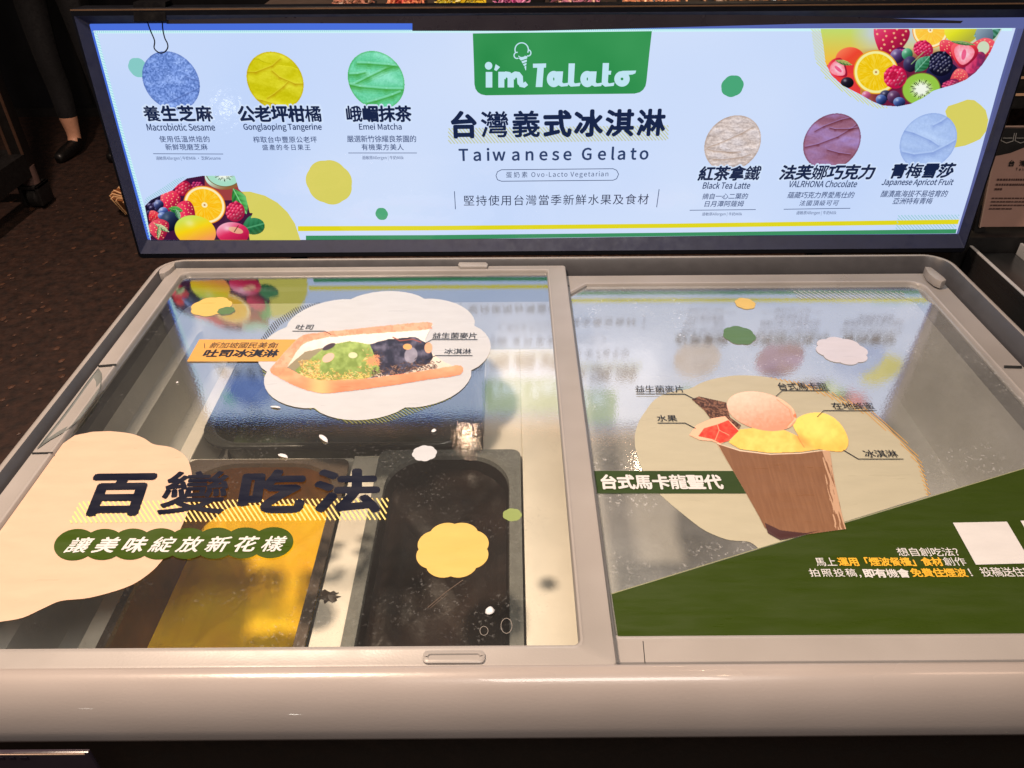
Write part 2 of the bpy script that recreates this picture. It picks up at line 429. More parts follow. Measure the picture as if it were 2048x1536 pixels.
class Paint:
    def __init__(s, x0, y0, x1, y1, step=1.0, bg=(255, 255, 255)):
        s.x0, s.y0, s.st = x0, y0, step
        s.nx = int((x1 - x0) / step) + 1; s.ny = int((y1 - y0) / step) + 1
        s.X, s.Y = np.meshgrid(x0 + np.arange(s.nx) * step, y0 + np.arange(s.ny) * step)
        s.c = np.ones(s.X.shape + (3,)) * np.array(bg, float); s.m = np.zeros(s.X.shape)
    def put(s, a, c, cover=True):
        a = np.clip(np.asarray(a, float), 0, 1); c = np.asarray(c, float)
        s.c = s.c * (1 - a[..., None]) + (c if c.ndim == 3 else c[None, None, :]) * a[..., None]
        if cover: s.m = np.maximum(s.m, a)
    def e(s, cx, cy, rx, ry, rot=0):
        c, t = cos(radians(rot)), sin(radians(rot)); dx, dy = s.X - cx, s.Y - cy
        u = (dx * c + dy * t) / rx; v = (-dx * t + dy * c) / ry; return u, v, np.sqrt(u * u + v * v)
    def soft(s, r, rad): return np.clip((1 - r) * rad / s.st * 0.9 + 0.5, 0, 1)
    def lerp(s, a, b, t): t = np.clip(t, 0, 1)[..., None]; return np.array(a, float) * (1 - t) + np.array(b, float) * t
    def ball(s, cx, cy, rx, ry, base, lite, dark, rot=0, hl=0.5, nz=0.0, seed=1):
        u, v, r = s.e(cx, cy, rx, ry, rot); t = 0.5 - 0.45 * u - 0.5 * v + nz * (vnoise(s.X, s.Y, 5, seed) - 0.5)
        c = s.lerp(dark, base, t * 1.6) ; c = c * (1 - np.clip((t - 0.6) * 1.6, 0, 1)[..., None]) + np.array(lite, float) * np.clip((t - 0.6) * 1.6, 0, 1)[..., None]
        h = np.exp(-((u + 0.35) ** 2 + (v + 0.4) ** 2) * 18) * hl; c = c * (1 - h[..., None]) + 255 * h[..., None]
        s.put(s.soft(r, min(rx, ry)), c)
    def citrus(s, cx, cy, rx, ry, rot=0, flesh=(255, 190, 20), edge=(250, 150, 20), pith=(255, 240, 190), nseg=10):
        u, v, r = s.e(cx, cy, rx, ry, rot); s.put(s.soft(r, min(rx, ry)), edge)
        s.put(s.soft(r / 0.95, min(rx, ry)), pith)
        a = np.arctan2(v, u); seg = np.abs(np.sin(a * nseg / 2 + 0.3)); n = vnoise(a * 14 + 60, r * 6 + 5, 1.0, 3)
        c = s.lerp(flesh, (255, 225, 90), (n - 0.4) * 1.6) ; c = c * (1 - 0.35 * np.clip(1 - seg * 6, 0, 1)[..., None]) + np.array(pith) * 0.35 * np.clip(1 - seg * 6, 0, 1)[..., None]
        s.put(s.soft(r / 0.84, min(rx, ry)), c); s.put(s.soft(r / 0.14, 6), pith); s.put(s.soft(r / 0.05, 3), (190, 130, 90))
    def kiwi(s, cx, cy, rx, ry, rot=0, fl=(150, 200, 70)):
        u, v, r = s.e(cx, cy, rx, ry, rot); a = np.arctan2(v, u); s.put(s.soft(r, min(rx, ry)), (120, 95, 50))
        c = s.lerp((245, 250, 235), fl, (r - 0.28) * 3 + 0.3 * (np.sin(a * 26) * 0.5)); s.put(s.soft(r / 0.95, min(rx, ry)), c)
        sd = (np.abs(np.sin(a * 15 + 0.7)) > 0.72) & (r > 0.34 + 0.09 * np.sin(a * 7)) & (r < 0.5 + 0.1 * np.sin(a * 11)); s.put(sd * 0.95, (20, 25, 15))
    def berry(s, cx, cy, rx, ry, base, dark, lite=(255, 190, 200), rot=0, k=5, seed=3):
        u, v, r = s.e(cx, cy, rx, ry, rot); s.put(s.soft(r, min(rx, ry)), dark)
        q = 1.0 / k; rnd = random.Random(seed); j = 0
        for yy in np.arange(-0.9, 0.95, q * 1.55):
            j += 1
            for xx in np.arange(-0.95, 1.0, q * 1.75):
                x = xx + (q * 0.9 if j % 2 else 0); 
                if x * x + yy * yy > 0.82: continue
                c, t = cos(radians(rot)), sin(radians(rot)); x += rnd.uniform(-.05, .05); y_ = yy + rnd.uniform(-.06, .06); px = cx + x * rx * c - y_ * ry * t; py = cy + x * rx * t + y_ * ry * c
                f = 1 - 0.45 * max(0, x + yy) ; bc = [b * f for b in base]; s.ball(px, py, rx * q * 0.95, ry * q * 0.95, bc, [q_ * .5 + w_ * .5 for q_, w_ in zip(bc, lite)], dark, 0, hl=rnd.uniform(0, .7))
    def straw(s, cx, cy, rx, ry, rot=0, seed=2, base=(225, 40, 60), lite=(255, 120, 130), dark=(130, 10, 50), cut=False):
        c, t = cos(radians(rot)), sin(radians(rot)); dx, dy = s.X - cx, s.Y - cy; u = (dx * c + dy * t) / rx; v = (-dx * t + dy * c) / ry
        wd = np.clip(1 - 0.42 * (v + 0.3), 0.2, 1.1); r = np.sqrt((u / wd) ** 2 + v * v); tt = 0.5 - 0.4 * u - 0.35 * v
        s.put(s.soft(r, min(rx, ry)), s.lerp(dark, base, tt * 1.7)); s.put(s.soft(r, min(rx, ry)) * np.clip((tt - 0.55) * 1.4, 0, 0.8), lite)
        if cut:
            s.put(s.soft(r / 0.76, min(rx, ry)), s.lerp((250, 225, 235), (250, 120, 140), r * 1.1 + 0.5 * (vnoise(s.X, s.Y, 4, seed) - 0.5))); s.put(s.soft(np.sqrt((u / 0.16) ** 2 + (v / 0.4) ** 2), 4) * 0.8, (235, 70, 120))
        else:
            sd = (np.sin(u * 13 + (np.floor(v * 5) % 2) * 1.6) * np.sin(v * 15) > 0.72) & (r < 0.9); s.put(sd * 0.75, (255, 215, 150))
    def leaf(s, cx, cy, rx, ry, rot=0, base=(60, 150, 60), lite=(150, 215, 120), dark=(25, 90, 50)):
        u, v, r = s.e(cx, cy, rx, ry, rot); w = np.clip(1 - np.abs(u) ** 1.7, 0, 1); m = (np.abs(v) < w) & (np.abs(u) < 1)
        s.put(m * 1.0, s.lerp(dark, base, 0.7 - 0.5 * v + 0.3 * np.sin(u * 16 - np.abs(v) * 7)))
        s.put((m & (np.abs(v) < 0.07)) * 0.8, lite); s.put(m * np.clip(-v * 0.6, 0, 0.5), lite)
    def line(s, pts, w, c, a=1.0):
        for (x0, y0), (x1, y1) in zip(pts[:-1], pts[1:]):
            dx, dy = x1 - x0, y1 - y0; t = np.clip(((s.X - x0) * dx + (s.Y - y0) * dy) / (dx * dx + dy * dy), 0, 1)
            dd = np.hypot(s.X - x0 - t * dx, s.Y - y0 - t * dy); s.put(np.clip(w / 2 + 0.5 - dd, 0, 1) * a, c, cover=False)
    def build(s, plane, d, name, m, parent, mask=None):
        mk = s.m if mask is None else mask * 1.0
        cell = (mk[:-1, :-1] + mk[1:, :-1] + mk[:-1, 1:] + mk[1:, 1:]) / 4 > 0.5
        idx = np.arange(s.nx * s.ny).reshape(s.ny, s.nx); iy, ix = np.nonzero(cell)
        q = np.stack([idx[iy, ix], idx[iy + 1, ix], idx[iy + 1, ix + 1], idx[iy, ix + 1]], 1)
        used, inv = np.unique(q.ravel(), return_inverse=True); q = inv.reshape(-1, 4)
        uv = plane.uv(s.X.ravel()[used], s.Y.ravel()[used]); P = plane.w(uv, d)
        me = bpy.data.meshes.new(name); me.vertices.add(len(P)); me.vertices.foreach_set('co', P.ravel())
        me.loops.add(q.size); me.loops.foreach_set('vertex_index', q.ravel().astype('i'))
        me.polygons.add(len(q)); me.polygons.foreach_set('loop_start', np.arange(0, q.size, 4, dtype='i')); me.polygons.foreach_set('loop_total', np.full(len(q), 4, 'i'))
        me.update(calc_edges=True); me.validate()
        at = me.color_attributes.new('print', 'FLOAT_COLOR', 'POINT')
        c = lin(np.clip(s.c.reshape(-1, 3)[used], 0, 255)); at.data.foreach_set('color', np.concatenate([c, np.ones((len(c), 1))], 1).ravel())
        return link(name, me, m, parent)

# ================================================================== THE SETTING
M_floor = pmat('speckled_dark_floor', (58, 38, 30), 0.6, vary=0.2, c2=(24, 15, 13), scale=26, bump=0.8, bscale=60)
mb = MB(); mb.add([(-9, -3, -0.85), (9, -3, -0.85), (9, 9, -0.85), (-9, 9, -0.85)], [(0, 1, 2, 3)])
mb.build('floor', M_floor, kind='structure')
mb = MB(); mb.box(-9, 9, 9, 9.1, -0.85, 2.6); mb.build('wall', pmat('dark_wall', (20, 20, 26), 0.8), kind='structure')

# pebbly flecks set in the floor, close to the freezer
rnd = random.Random(4); fl = MB()
for i in range(900):
    x = rnd.uniform(-3.0, -0.75); y = rnd.uniform(0.7, 3.7); r = rnd.uniform(0.004, 0.014); a = rnd.uniform(0, 6.28); n = 5
    fl.add([(x + r * rnd.uniform(.6, 1.2) * cos(a + 2 * pi * k / n), y + r * 1.2 * rnd.uniform(.6, 1.2) * sin(a + 2 * pi * k / n), -0.85 + 0.0012) for k in range(n)] + [(x, y, -0.8465)], [(k, (k + 1) % n, n) for k in range(n)])
fl.build('floor_pebbles', pmat('pebble', (92, 62, 46), 0.55, vary=0.25, c2=(40, 26, 20), scale=9), kind='stuff')

# ================================================================== FREEZER
PL = pmat('warm_grey_plastic', (165, 162, 161), 0.34, c2=(150, 147, 145), scale=7, bump=0.05, bscale=500)
PLD = pmat('grey_rim_plastic', (158, 154, 152), 0.30, vary=0.04, scale=20, bump=0.05, bscale=400)
PLB = pmat('bumper_plastic', (174, 167, 165), 0.28, c2=(158, 151, 148), coat=0.35, stretch=(0.35, 1, 1), scale=9, bump=0.04, bscale=600)
RUB = pmat('dark_rubber', (34, 36, 38), 0.55)
LIN = pmat('frosted_liner', (205, 205, 200), 0.6, vary=0.07, scale=9, bump=0.35, bscale=90)
BODY = pmat('dark_body', (30, 26, 22), 0.5)
fz = thing('ice_cream_freezer', (0.065, 0.72, -0.85), 'wide grey chest freezer with two sliding glass lids covered in dessert stickers', 'freezer')

X0, X1, YB, YF = -0.5325, 0.6645, 1.071, 0.362
def upath(o, z, r=0.034, n=10):
    q = rrect(X0 - o, X1 + o, YF - 0.2, YB + o, max(0.004, r + o), n, z)
    arc = q[2 * (n + 1):]
    return [(X1 + o, YF + 0.004, z)] + arc + [(X0 - o, YF + 0.004, z)]
mb = MB()
chan = [(-0.0140, -0.036), (-0.0128, -0.012), (-0.0042, 0.0092), (-0.0026, 0.0112)]
prof = [(-0.0026, 0.0112), (0.0, 0.012), (0.0035, 0.0108), (0.0085, 0.006), (0.0125, -0.002), (0.015, -0.014), (0.015, -0.055), (0.010, -0.07)]
mb.loops([upath(o, z) for o, z in prof], closed=False)
mb.build('top_rim', PLD, fz, smooth_angle=50)
mb = MB(); mb.loops([upath(o, z) for o, z in chan], closed=False); mb.build('rim_channel', pmat('channel_shade_grey', (74, 74, 78), 0.4), fz, smooth_angle=50)  # dark grey plastic, the shade on this inward wall is put into its colour
mb = MB()
bp_ = [(0.3675, -0.012), (0.3670, 0.0045), (0.3655, 0.0068), (0.3625, 0.0080), (0.3580, 0.0078), (0.3520, 0.0052), (0.3460, -0.0005), (0.3405, -0.0090), (0.3365, -0.019), (0.3335, -0.030), (0.3320, -0.040), (0.3330, -0.0445), (0.3370, -0.0475), (0.3600, -0.0500)]
xs = [-0.552, -0.550, -0.545] + [-0.54 + 1.222 * i / 12 for i in range(13)] + [0.687, 0.691, 0.693]
mb.loops([[(x, y, z) for y, z in bp_] for x in xs], closed=False, mi=0)
mb.build('front_bumper', PLB, fz, smooth_angle=60)
mb = MB(); mb.box(-0.535, 0.672, 0.372, 0.40, -0.84, -0.05); mb.box(-0.535, 0.672, 1.04, 1.068, -0.84, -0.06); mb.box(-0.538, -0.51, 0.40, 1.04, -0.84, -0.06); mb.box(0.644, 0.672, 0.40, 1.04, -0.84, -0.06)
mb.build('cabinet_body', BODY, fz)
# rail deck between rim and opening, then the tub of the chest
OX0, OX1, OY0, OY1 = -0.500, 0.618, 0.390, 1.034
mb = MB()
mb.loops([rrect(-0.524, 0.656, 0.368, 1.063, 0.03, 8, -0.024), rrect(OX0, OX1, OY0, OY1, 0.02, 8, -0.024), rrect(OX0 + 0.001, OX1 - 0.001, OY0, OY1, 0.02, 8, -0.045)])
mb.build('rail_deck', pmat('rail_grey', (70, 72, 74), 0.45), fz, smooth_angle=30)
mb = MB()
mb.loops([rrect(OX0 + 0.001, OX1 - 0.001, OY0, OY1, 0.02, 8, -0.045), rrect(OX0 + 0.004, OX1 - 0.006, OY0, OY1 - 0.004, 0.02, 8, -0.075), rrect(OX0 + 0.014, OX1 - 0.012, OY0, OY1 - 0.006, 0.02, 8, -0.085), rrect(OX0 + 0.016, OX1 - 0.016, OY0, OY1 - 0.012, 0.02, 8, -0.155), rrect(OX0 + 0.028, OX1 - 0.022, OY0, OY1 - 0.024, 0.018, 8, -0.170)], cap1=True)
mb.build('inner_liner', LIN, fz, smooth_angle=35)
# corner clips
def blob_prism(px, z, h, name, m, parent, bevel=0.0012):
    P = flat(z); a = np.array(px, float); uv = P.uv(a[:, 0], a[:, 1]); n = len(uv); b = MB()
    b.add([(u, v, z) for u, v in uv] + [(u, v, z - h) for u, v in uv], [tuple(range(n))] + [tuple(range(n, 2 * n))[::-1]] + [(i, n + i, n + (i + 1) % n, (i + 1) % n) for i in range(n)])
    return b.build(name, m, parent, bevel=bevel)
blob_prism([(318, 541), (327, 531), (338, 524), (350, 524), (348, 531), (338, 540), (328, 546), (318, 547)], 0.011, 0.014, 'corner_clip', PL, fz)
blob_prism([(1850, 533), (1862, 534), (1874, 543), (1888, 554), (1893, 560), (1884, 563), (1872, 558), (1858, 547)], 0.006, 0.012, 'corner_clip', PLD, fz)

def lid(name, ox0, ox1, oy0, oy1, ix0, ix1, iy0, iy1, dz, ir, chamfer, pm, mfr, lab):
    b = MB(); R = lambda a, b_, c, d, r, z, ch=(): rrect(a, b_, c, d, r, 8, z + dz, ch)
    b.loops([R(ix0, ix1, iy0, iy1, ir, -0.006, chamfer), R(ix0, ix1, iy0, iy1, ir, 0.0022, chamfer), R(ix0 - .0012, ix1 + .0012, iy0 - .0012, iy1 + .0012, ir, 0.0046, chamfer),
             R(ix0 - .003, ix1 + .003, iy0 - .003, iy1 + .003, ir, 0.0052, chamfer), R(ix0 - .0052, ix1 + .0052, iy0 - .005, iy1 + .005, ir, 0.0040, chamfer),
             R(ox0 + .0035, ox1 - .0035, oy0 + .0035, oy1 - .0035, 0.004, 0.0040), R(ox0 + .0012, ox1 - .0012, oy0 + .0012, oy1 - .0012, 0.004, 0.0034), R(ox0, ox1, oy0, oy1, 0.004, 0.0015), R(ox0, ox1, oy0, oy1, 0.004, -0.006), R(ix0, ix1, iy0, iy1, ir, -0.006, chamfer)])
    fr = b.build(name, mfr, fz, lab, smooth_angle=35)
    g = MB(); t = R(ix0 - .002, ix1 + .002, iy0 - .002, iy1 + .002, ir, 0, chamfer); n = len(t)
    g.add(t, [tuple(range(n))], 0); g.add([(x, y, z - 0.004) for x, y, z in t], [tuple(range(n))[::-1]], 1)
    p = g.build('glass_pane', [pm, pane_under], None); under(fr, p); return fr
pane_under = NT('pane_underside')
_t = pane_under.n('ShaderNodeBsdfTransparent'); _t.inputs['Color'].default_value = (0.99, 1.0, 0.99, 1); pane_under = pane_under.done(_t.outputs[0])
PANE_L = pane_mat('chilled_glass', 0.022, (0.99, 1.0, 0.99), 0.22, (0.05, 0.52))
PANE_R = pane_mat('chilled_glass_frostier', 0.30, (0.98, 0.99, 0.99), 0.75, (0.06, 0.50))
lidL = lid('sliding_lid', -0.5205, 0.0832, 0.3660, 1.0610, -0.4960, 0.0540, 0.3865, 1.0425, 0.0, (0.006, 0.006, 0.003, 0.012), (), PANE_L, PL, 'upper glass lid with the toast and big black lettering stickers')
lidR = lid('sliding_lid', 0.060, 0.6490, 0.3775, 1.0515, 0.0875, 0.6140, 0.4040, 1.0220, -0.013, (0.004, 0.004, 0.022, 0.026), (3,), PANE_R, PL, 'lower glass lid with the sundae sticker and dark green corner')
under(lidL, blob_prism([(918, 524), (972, 524), (976, 528), (974, 533), (921, 533), (916, 529)], 0.0085, 0.006, 'latch_tab', PL, None))
h = MB(); h.loops([rrect(-0.0735, -0.0235, 0.3685, 0.3800, 0.004, 6, 0.003), rrect(-0.0735, -0.0235, 0.3685, 0.3800, 0.004, 6, 0.0062), rrect(-0.0725, -0.0245, 0.3695, 0.3790, 0.004, 6, 0.0070), rrect(-0.0700, -0.0270, 0.3715, 0.3765, 0.003, 6, 0.0070), rrect(-0.0690, -0.0280, 0.3720, 0.3760, 0.002, 6, 0.0055)], cap1=True)
under(lidL, h.build('pull_handle', PL, None))
# finger scoops in the side bars
SC = pmat('scoop_plastic', (120, 126, 126), 0.22, vary=0.1, scale=40)
def scoop(px, z):
    P = flat(z); a = np.array(px, float); uv = P.uv(a[:, 0], a[:, 1]); c = uv.mean(0); b = MB()
    b.loops([[(*(c + (q - c) * k), z + dz) for q in uv] for k, dz in ((1.0, 0.0), (0.97, 0.0008), (0.92, -0.0004), (0.75, -0.001), (0.4, -0.0014))], cap1=True)
    return b.build('finger_scoop', SC, None)
under(lidL, scoop([(197, 736), (203, 746), (204, 762), (199, 782), (183, 808), (160, 838), (132, 862), (100, 880), (73, 899), (88, 880), (120, 840), (150, 800), (178, 760)], 0.0050))
def slot(p0, p1, w, z, parent):
    f_ = Flat(flat(z), 0.0); f_.stroke([p0, p1], w); return under(parent, f_.build('finger_slot', RUB, None))
slot((196, 732), (233, 729), 3.5, 0.0054, lidL); slot((63, 906), (106, 905), 2.5, 0.0054, lidL); slot((2008, 733), (2044, 734), 5, -0.0078, lidR)
# joint line on the front bar of the lower lid
b = MB(); b.box(0.0945, 0.1400, 0.3762, 0.4020, -0.006, -0.0026); 
f_ = Flat(flat(-0.0088), 0.0); f_.stroke([(1286, 1282), (1290, 1326)], 1.6); under(lidR, f_.build('joint_line', RUB, None))

# ------------------------------------------------------------------ stickers on the lids
FW = film('film_white_sign_tint', (194, 202, 212)); FP = film('film_peach', (208, 182, 160)); FY = film('film_yellow', (212, 184, 108)); FO = film('film_orange', (212, 162, 86))  # FW: white film cooled, the sign's bluish light is put into its colour
FG = film('film_green', (88, 124, 88)); FDG = film('film_dark_green', (50, 68, 18)); FDG2 = film('film_deep_green', (50, 70, 34)); FN = film('film_navy', (20, 24, 42)); FI = film('film_ink', (34, 38, 50))
FWH = film('film_white', (216, 218, 222)); FC = film('film_sand', (184, 182, 162)); FPH = film('film_photo', None, attr=True); FLI = film('film_lilac_white', (206, 208, 224)); FAM = film('film_amber', (232, 182, 60)); FHY = film('film_hatch_yellow', (240, 220, 140)); FOL = film('film_olive', (150, 160, 90))
def sub(par, o): return under(par, o)
def stick(par, plane, d, m, fn, name='sticker', label=None):
    f_ = Flat(plane, d); fn(f_); o = f_.build(name, m, None); under(par, o)
    if label: o['label'] = label
    return o
D1, D2, D3, D4, D5 = 0.0003, 0.0006, 0.0009, 0.0012, 0.0016
P = LIDL
XL = -0.4955
# peach cloud, cut off at the bar on the left
def peach(f_):
    pts = [(219, 862.5), (259, 867), (286, 876), (308, 889), (339, 894), (362, 905), (377, 923), (384, 950), (385, 985), (377, 1020), (353, 1075), (322, 1124), (290, 1154), (250, 1176), (179, 1196), (123, 1202), (89, 1216), (45, 1236), (0, 1244)]
    pts = cr(pts, 4, False); a = np.array(pts, float); uv = [tuple(q) for q in f_.p.uv(a[:, 0], a[:, 1])]
    uv = [(XL, 0.6505), tuple(f_.p.uv(150, 871)), tuple(f_.p.uv(185, 864))] + uv + [(-0.455, 0.4165), (XL, 0.4190)]
    f_.uvpoly(uv)
stick(lidL, P, D1, FP, peach, label='large pale peach cloud sticker')
stick(lidL, P, D1, FOL, lambda f_: f_.hatch([(523, 735), (530, 762), (560, 790), (620, 818), (700, 848), (770, 846), (840, 822), (905, 796), (880, 780), (600, 740)], 5.2, 36, 1.3), 'sticker_hatching')
stick(lidL, P, D1, FI, lambda f_: f_.hatch([(520, 680), (545, 645), (590, 615), (640, 604), (650, 612), (600, 625), (560, 650), (532, 682)], 4.5, 58, 1.2), 'sticker_hatching')
def toastcloud(f_): f_.cloud(512, 583, 981, 841, 8, 0.085, radians(90))
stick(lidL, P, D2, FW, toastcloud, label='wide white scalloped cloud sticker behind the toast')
stick(lidL, P, D1, FY, lambda f_: f_.cloud(382, 594, 463, 633, 7, 0.10, 0.3)); stick(lidL, P, D2, FG, lambda f_: f_.cloud(435, 614, 470, 630, 7, 0.1))
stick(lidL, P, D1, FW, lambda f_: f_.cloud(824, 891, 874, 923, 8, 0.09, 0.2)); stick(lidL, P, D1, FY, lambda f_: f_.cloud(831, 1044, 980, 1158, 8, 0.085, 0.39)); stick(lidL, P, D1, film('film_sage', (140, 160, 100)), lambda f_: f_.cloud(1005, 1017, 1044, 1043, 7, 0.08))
stick(lidL, P, D3, FO, lambda f_: f_.poly([(399, 680), (602, 680), (567, 724), (374, 724)]), 'sticker_banner')
def T(par, plane, d, body, box, m, **k):
    text(plane, d, body, box, m, par, **k)
T(lidL, P, D4, '新加坡國民美食', (417, 686, 552, 698), FI, slant=0.06)
stick(lidL, P, D4, FI, lambda f_: f_.stroke([(409, 688), (410, 698)], 1.2), 'slash_mark'); stick(lidL, P, D4, FI, lambda f_: f_.stroke([(557, 688), (551, 698)], 1.2), 'slash_mark')
T(lidL, P, D4, '吐司冰淇淋', (403, 700, 555, 716), FI, bold=0.040, slant=0.06)
T(lidL, P, D5, '吐司', (590, 651, 625, 661), FI, slant=0.05); T(lidL, P, D5, '益生菌麥片', (864, 667, 953, 679), FI); T(lidL, P, D5, '冰淇淋', (888, 699, 942, 710), FI)
stick(lidL, P, D5, FI, lambda f_: f_.stroke([(585, 664), (649, 664), (663, 671)], 1.1), 'callout_line')
stick(lidL, P, D5, FI, lambda f_: f_.stroke([(955, 681), (864, 681), (848, 690)], 1.1), 'callout_line')
stick(lidL, P, D5, FI, lambda f_: f_.stroke([(945, 713), (872, 713), (852, 722)], 1.1), 'callout_line')
# big lettering and its hatching
stick(lidL, P, D2, FHY, lambda f_: f_.hatch([(160, 1004), (778, 997), (771, 1040), (138, 1047)], 8.4, 57, 3.0), 'sticker_hatching')
T(lidL, P, D4, '百變吃法', (154, 942, 762, 1035), FN, bold=0.042, dy=-7, tl=(192, 944))
def pill(f_):
    for i in range(8): f_.ell(151 + 56.2 * i, 1090.5 - 0.55 * i, 43, 31, -8 if i else -12)
stick(lidL, P, D3, film('film_bottle_green', (56, 78, 20)), pill, label='dark green strip of overlapping ovals')
T(lidL, P, D4, '讓美味綻放新花樣', (124, 1076, 570, 1108), FWH, bold=0.028, dy=-3, slant=0.18)

WM = film('water_mark', (150, 146, 142)); 
stick(lidL, P, D1, WM, lambda f_: f_.ring(1013, 1252, 11, 15, 1.0), 'water_mark')
stick(lidL, P, D1, WM, lambda f_: f_.ring(968, 1262, 8, 9, .9), 'water_mark')
stick(lidL, P, D1, film('scratch', (96, 84, 76)), lambda f_: f_.stroke([(855, 1216), (890, 1186), (926, 1160)], 1.4), 'scratch')
stick(lidL, P, D1, film('scratch', (96, 84, 76)), lambda f_: f_.stroke([(860, 1217), (893, 1190)], .8), 'scratch')
stick(lidR, flat(-0.0088), 0.0, RUB, lambda f_: f_.poly([(1128, 568), (1133, 567), (1140, 573), (1134, 573), (1129, 571)]), 'dark_chip')
# toast photograph
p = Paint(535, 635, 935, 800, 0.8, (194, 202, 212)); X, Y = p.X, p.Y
inner = [(572, 735), (600, 695), (640, 678), (700, 672), (855, 652), (861, 658), (850, 690), (880, 720), (905, 733), (905, 742), (640, 764), (600, 752)]
crust_u = [(540, 742), (556, 722), (598, 676), (625, 668), (700, 660), (850, 645), (862, 655), (850, 661), (700, 672), (640, 679), (603, 693), (575, 735), (560, 752)]
crust_l = [(540, 742), (570, 736), (600, 750), (640, 762), (720, 760), (800, 750), (880, 738), (922, 732), (920, 751), (860, 760), (760, 776), (680, 786), (640, 788), (600, 777), (560, 758)]
nz = vnoise(X, Y, 9, 5); inner, crust_u, crust_l = cr(inner), cr(crust_u), cr(crust_l)
X = X + 2.2 * (vnoise(X, Y, 5, 31) - .5); Y = Y + 2.2 * (vnoise(p.X, p.Y, 5, 32) - .5)
p.put(inpoly(X, Y, inner) * 1.0, p.lerp((206, 198, 184), (238, 236, 232), 1.3 - (Y - 655) / 80 + 0.4 * (nz - .5)))
p.put(inpoly(X, Y, [(572, 738), (610, 705), (690, 688), (650, 700), (640, 764), (600, 752)]) * 0.75, (118, 112, 84), cover=False)
p.put(inpoly(X, Y, [(620, 720), (655, 692), (700, 684), (740, 690), (770, 712), (765, 745), (730, 760), (640, 764), (600, 752), (590, 742)]) * 1.0, p.lerp((120, 146, 74), (162, 190, 112), (nz - .3) * 1.8 + (720 - Y) / 90))
p.put(inpoly(X, Y, [(740, 690), (775, 680), (830, 675), (858, 690), (866, 715), (860, 728), (800, 752), (765, 752), (752, 720)]) * 1.0, p.lerp((44, 44, 62), (104, 104, 128), (vnoise(X, Y, 12, 8) - .35) * 2.2))
p.put(p.soft(p.e(822, 712, 13, 16, 10)[2], 8) * .7, (176, 176, 196)); p.put(p.soft(p.e(657, 717, 13, 8, -30)[2], 8), (224, 184, 172)); p.put(p.soft(p.e(706, 712, 9, 6, 0)[2], 6), (206, 214, 180))
p.put(p.soft(p.e(815, 695, 9, 6, 0)[2], 6), (226, 170, 110)); p.put(p.soft(p.e(857, 697, 8, 11, 0)[2], 6), (220, 168, 136)); p.put(p.soft(p.e(658, 695, 14, 5, -25)[2], 6), (70, 58, 70))
rnd = random.Random(3)
for i in range(900):
    t = rnd.random(); x = 605 + 270 * t + rnd.uniform(-8, 8); y = 760 - 26 * max(0, (x - 700) / 180) + rnd.gauss(-3, 7)
    if rnd.random() < 0.25: x, y = rnd.uniform(600, 640), rnd.uniform(722, 756)
    if rnd.random() < 0.16: x, y = rnd.gauss(747, 9), rnd.gauss(722, 6)
    c = rnd.choice([(214, 196, 110), (190, 160, 90), (226, 208, 150), (170, 130, 80)]) if x < 745 else rnd.choice([(70, 52, 48), (50, 40, 44), (150, 120, 104), (110, 82, 70)])
    if abs(x - 747) < 12 and abs(y - 722) < 12: c = (222, 150, 110)
    a = rnd.uniform(0, 3.14); l = rnd.uniform(1.2, 4); p.line([(x - l * cos(a), y - l * .6 * sin(a)), (x + l * cos(a), y + l * .6 * sin(a))], 1.3, c)
p.line([(786, 676), (800, 683), (826, 680), (842, 686)], 2.2, (150, 84, 76))
for poly_, a_, b_ in ((crust_u, (224, 158, 132), (236, 180, 152)), (crust_l, (228, 146, 112), (238, 176, 140))):
    p.put(inpoly(X, Y, poly_) * 1.0, p.lerp(a_, b_, (vnoise(X, Y * 2, 22, 2) - .2) * 1.5))
p.put(inpoly(X, Y, crust_l) * np.clip((Y - 752 + (X - 640) * .03) / 40, 0, .45), (206, 116, 84)); p.put(inpoly(X, Y, crust_u) * .35 * (vnoise(X, Y, 7, 21) > .55), (206, 128, 100))
p.put(inpoly(X, Y, crust_l) * np.exp(-((X - 640) / 22) ** 2) * 0.7, (246, 200, 136))
sub(lidL, p.build(P, D4, 'toast_print', FPH, None))

# right lid
P = LIDR
XR = 0.6130
def parfait_cloud(f_, grow=0.0):
    f_.poly(cr([(1270, 893), (1270, 868), (1278, 843), (1290, 824), (1308, 801), (1336, 786), (1378, 778), (1400, 767), (1424, 759), (1450, 754), (1480, 751), (1531, 754), (1591, 766), (1625, 778), (1655, 787), (1683, 800), (1710, 812), (1739, 826), (1768, 848), (1794, 875), (1812, 895), (1831, 917), (1842, 940), (1850, 963), (1856, 992), (1517, 1097.5), (1498, 1084), (1461, 1081), (1430, 1071), (1401, 1056), (1359, 1023), (1322, 991), (1299, 963), (1281, 931)][:-9], 3, False) + cr([(1517, 1097.5), (1498, 1084), (1461, 1081), (1430, 1071), (1401, 1056), (1359, 1023), (1322, 991), (1299, 963), (1281, 931), (1270, 893)], 3, False))
stick(lidR, P, D1, FC, parfait_cloud, label='big sand coloured cloud sticker behind the sundae')
stick(lidR, P, D2, film('film_gold', (206, 160, 80)), lambda f_: f_.hatch([(1531, 754), (1600, 764), (1665, 785), (1750, 826), (1805, 875), (1842, 920), (1861, 990), (1853, 993), (1835, 930), (1794, 880), (1735, 832), (1650, 793), (1591, 770)], 5.0, 42, 1.5), 'sticker_hatching')
uvb = P.uv(np.array([1219.0, 2048.0]), np.array([1190.5, 938.0])); s_ = (uvb[1][1] - uvb[0][1]) / (uvb[1][0] - uvb[0][0])
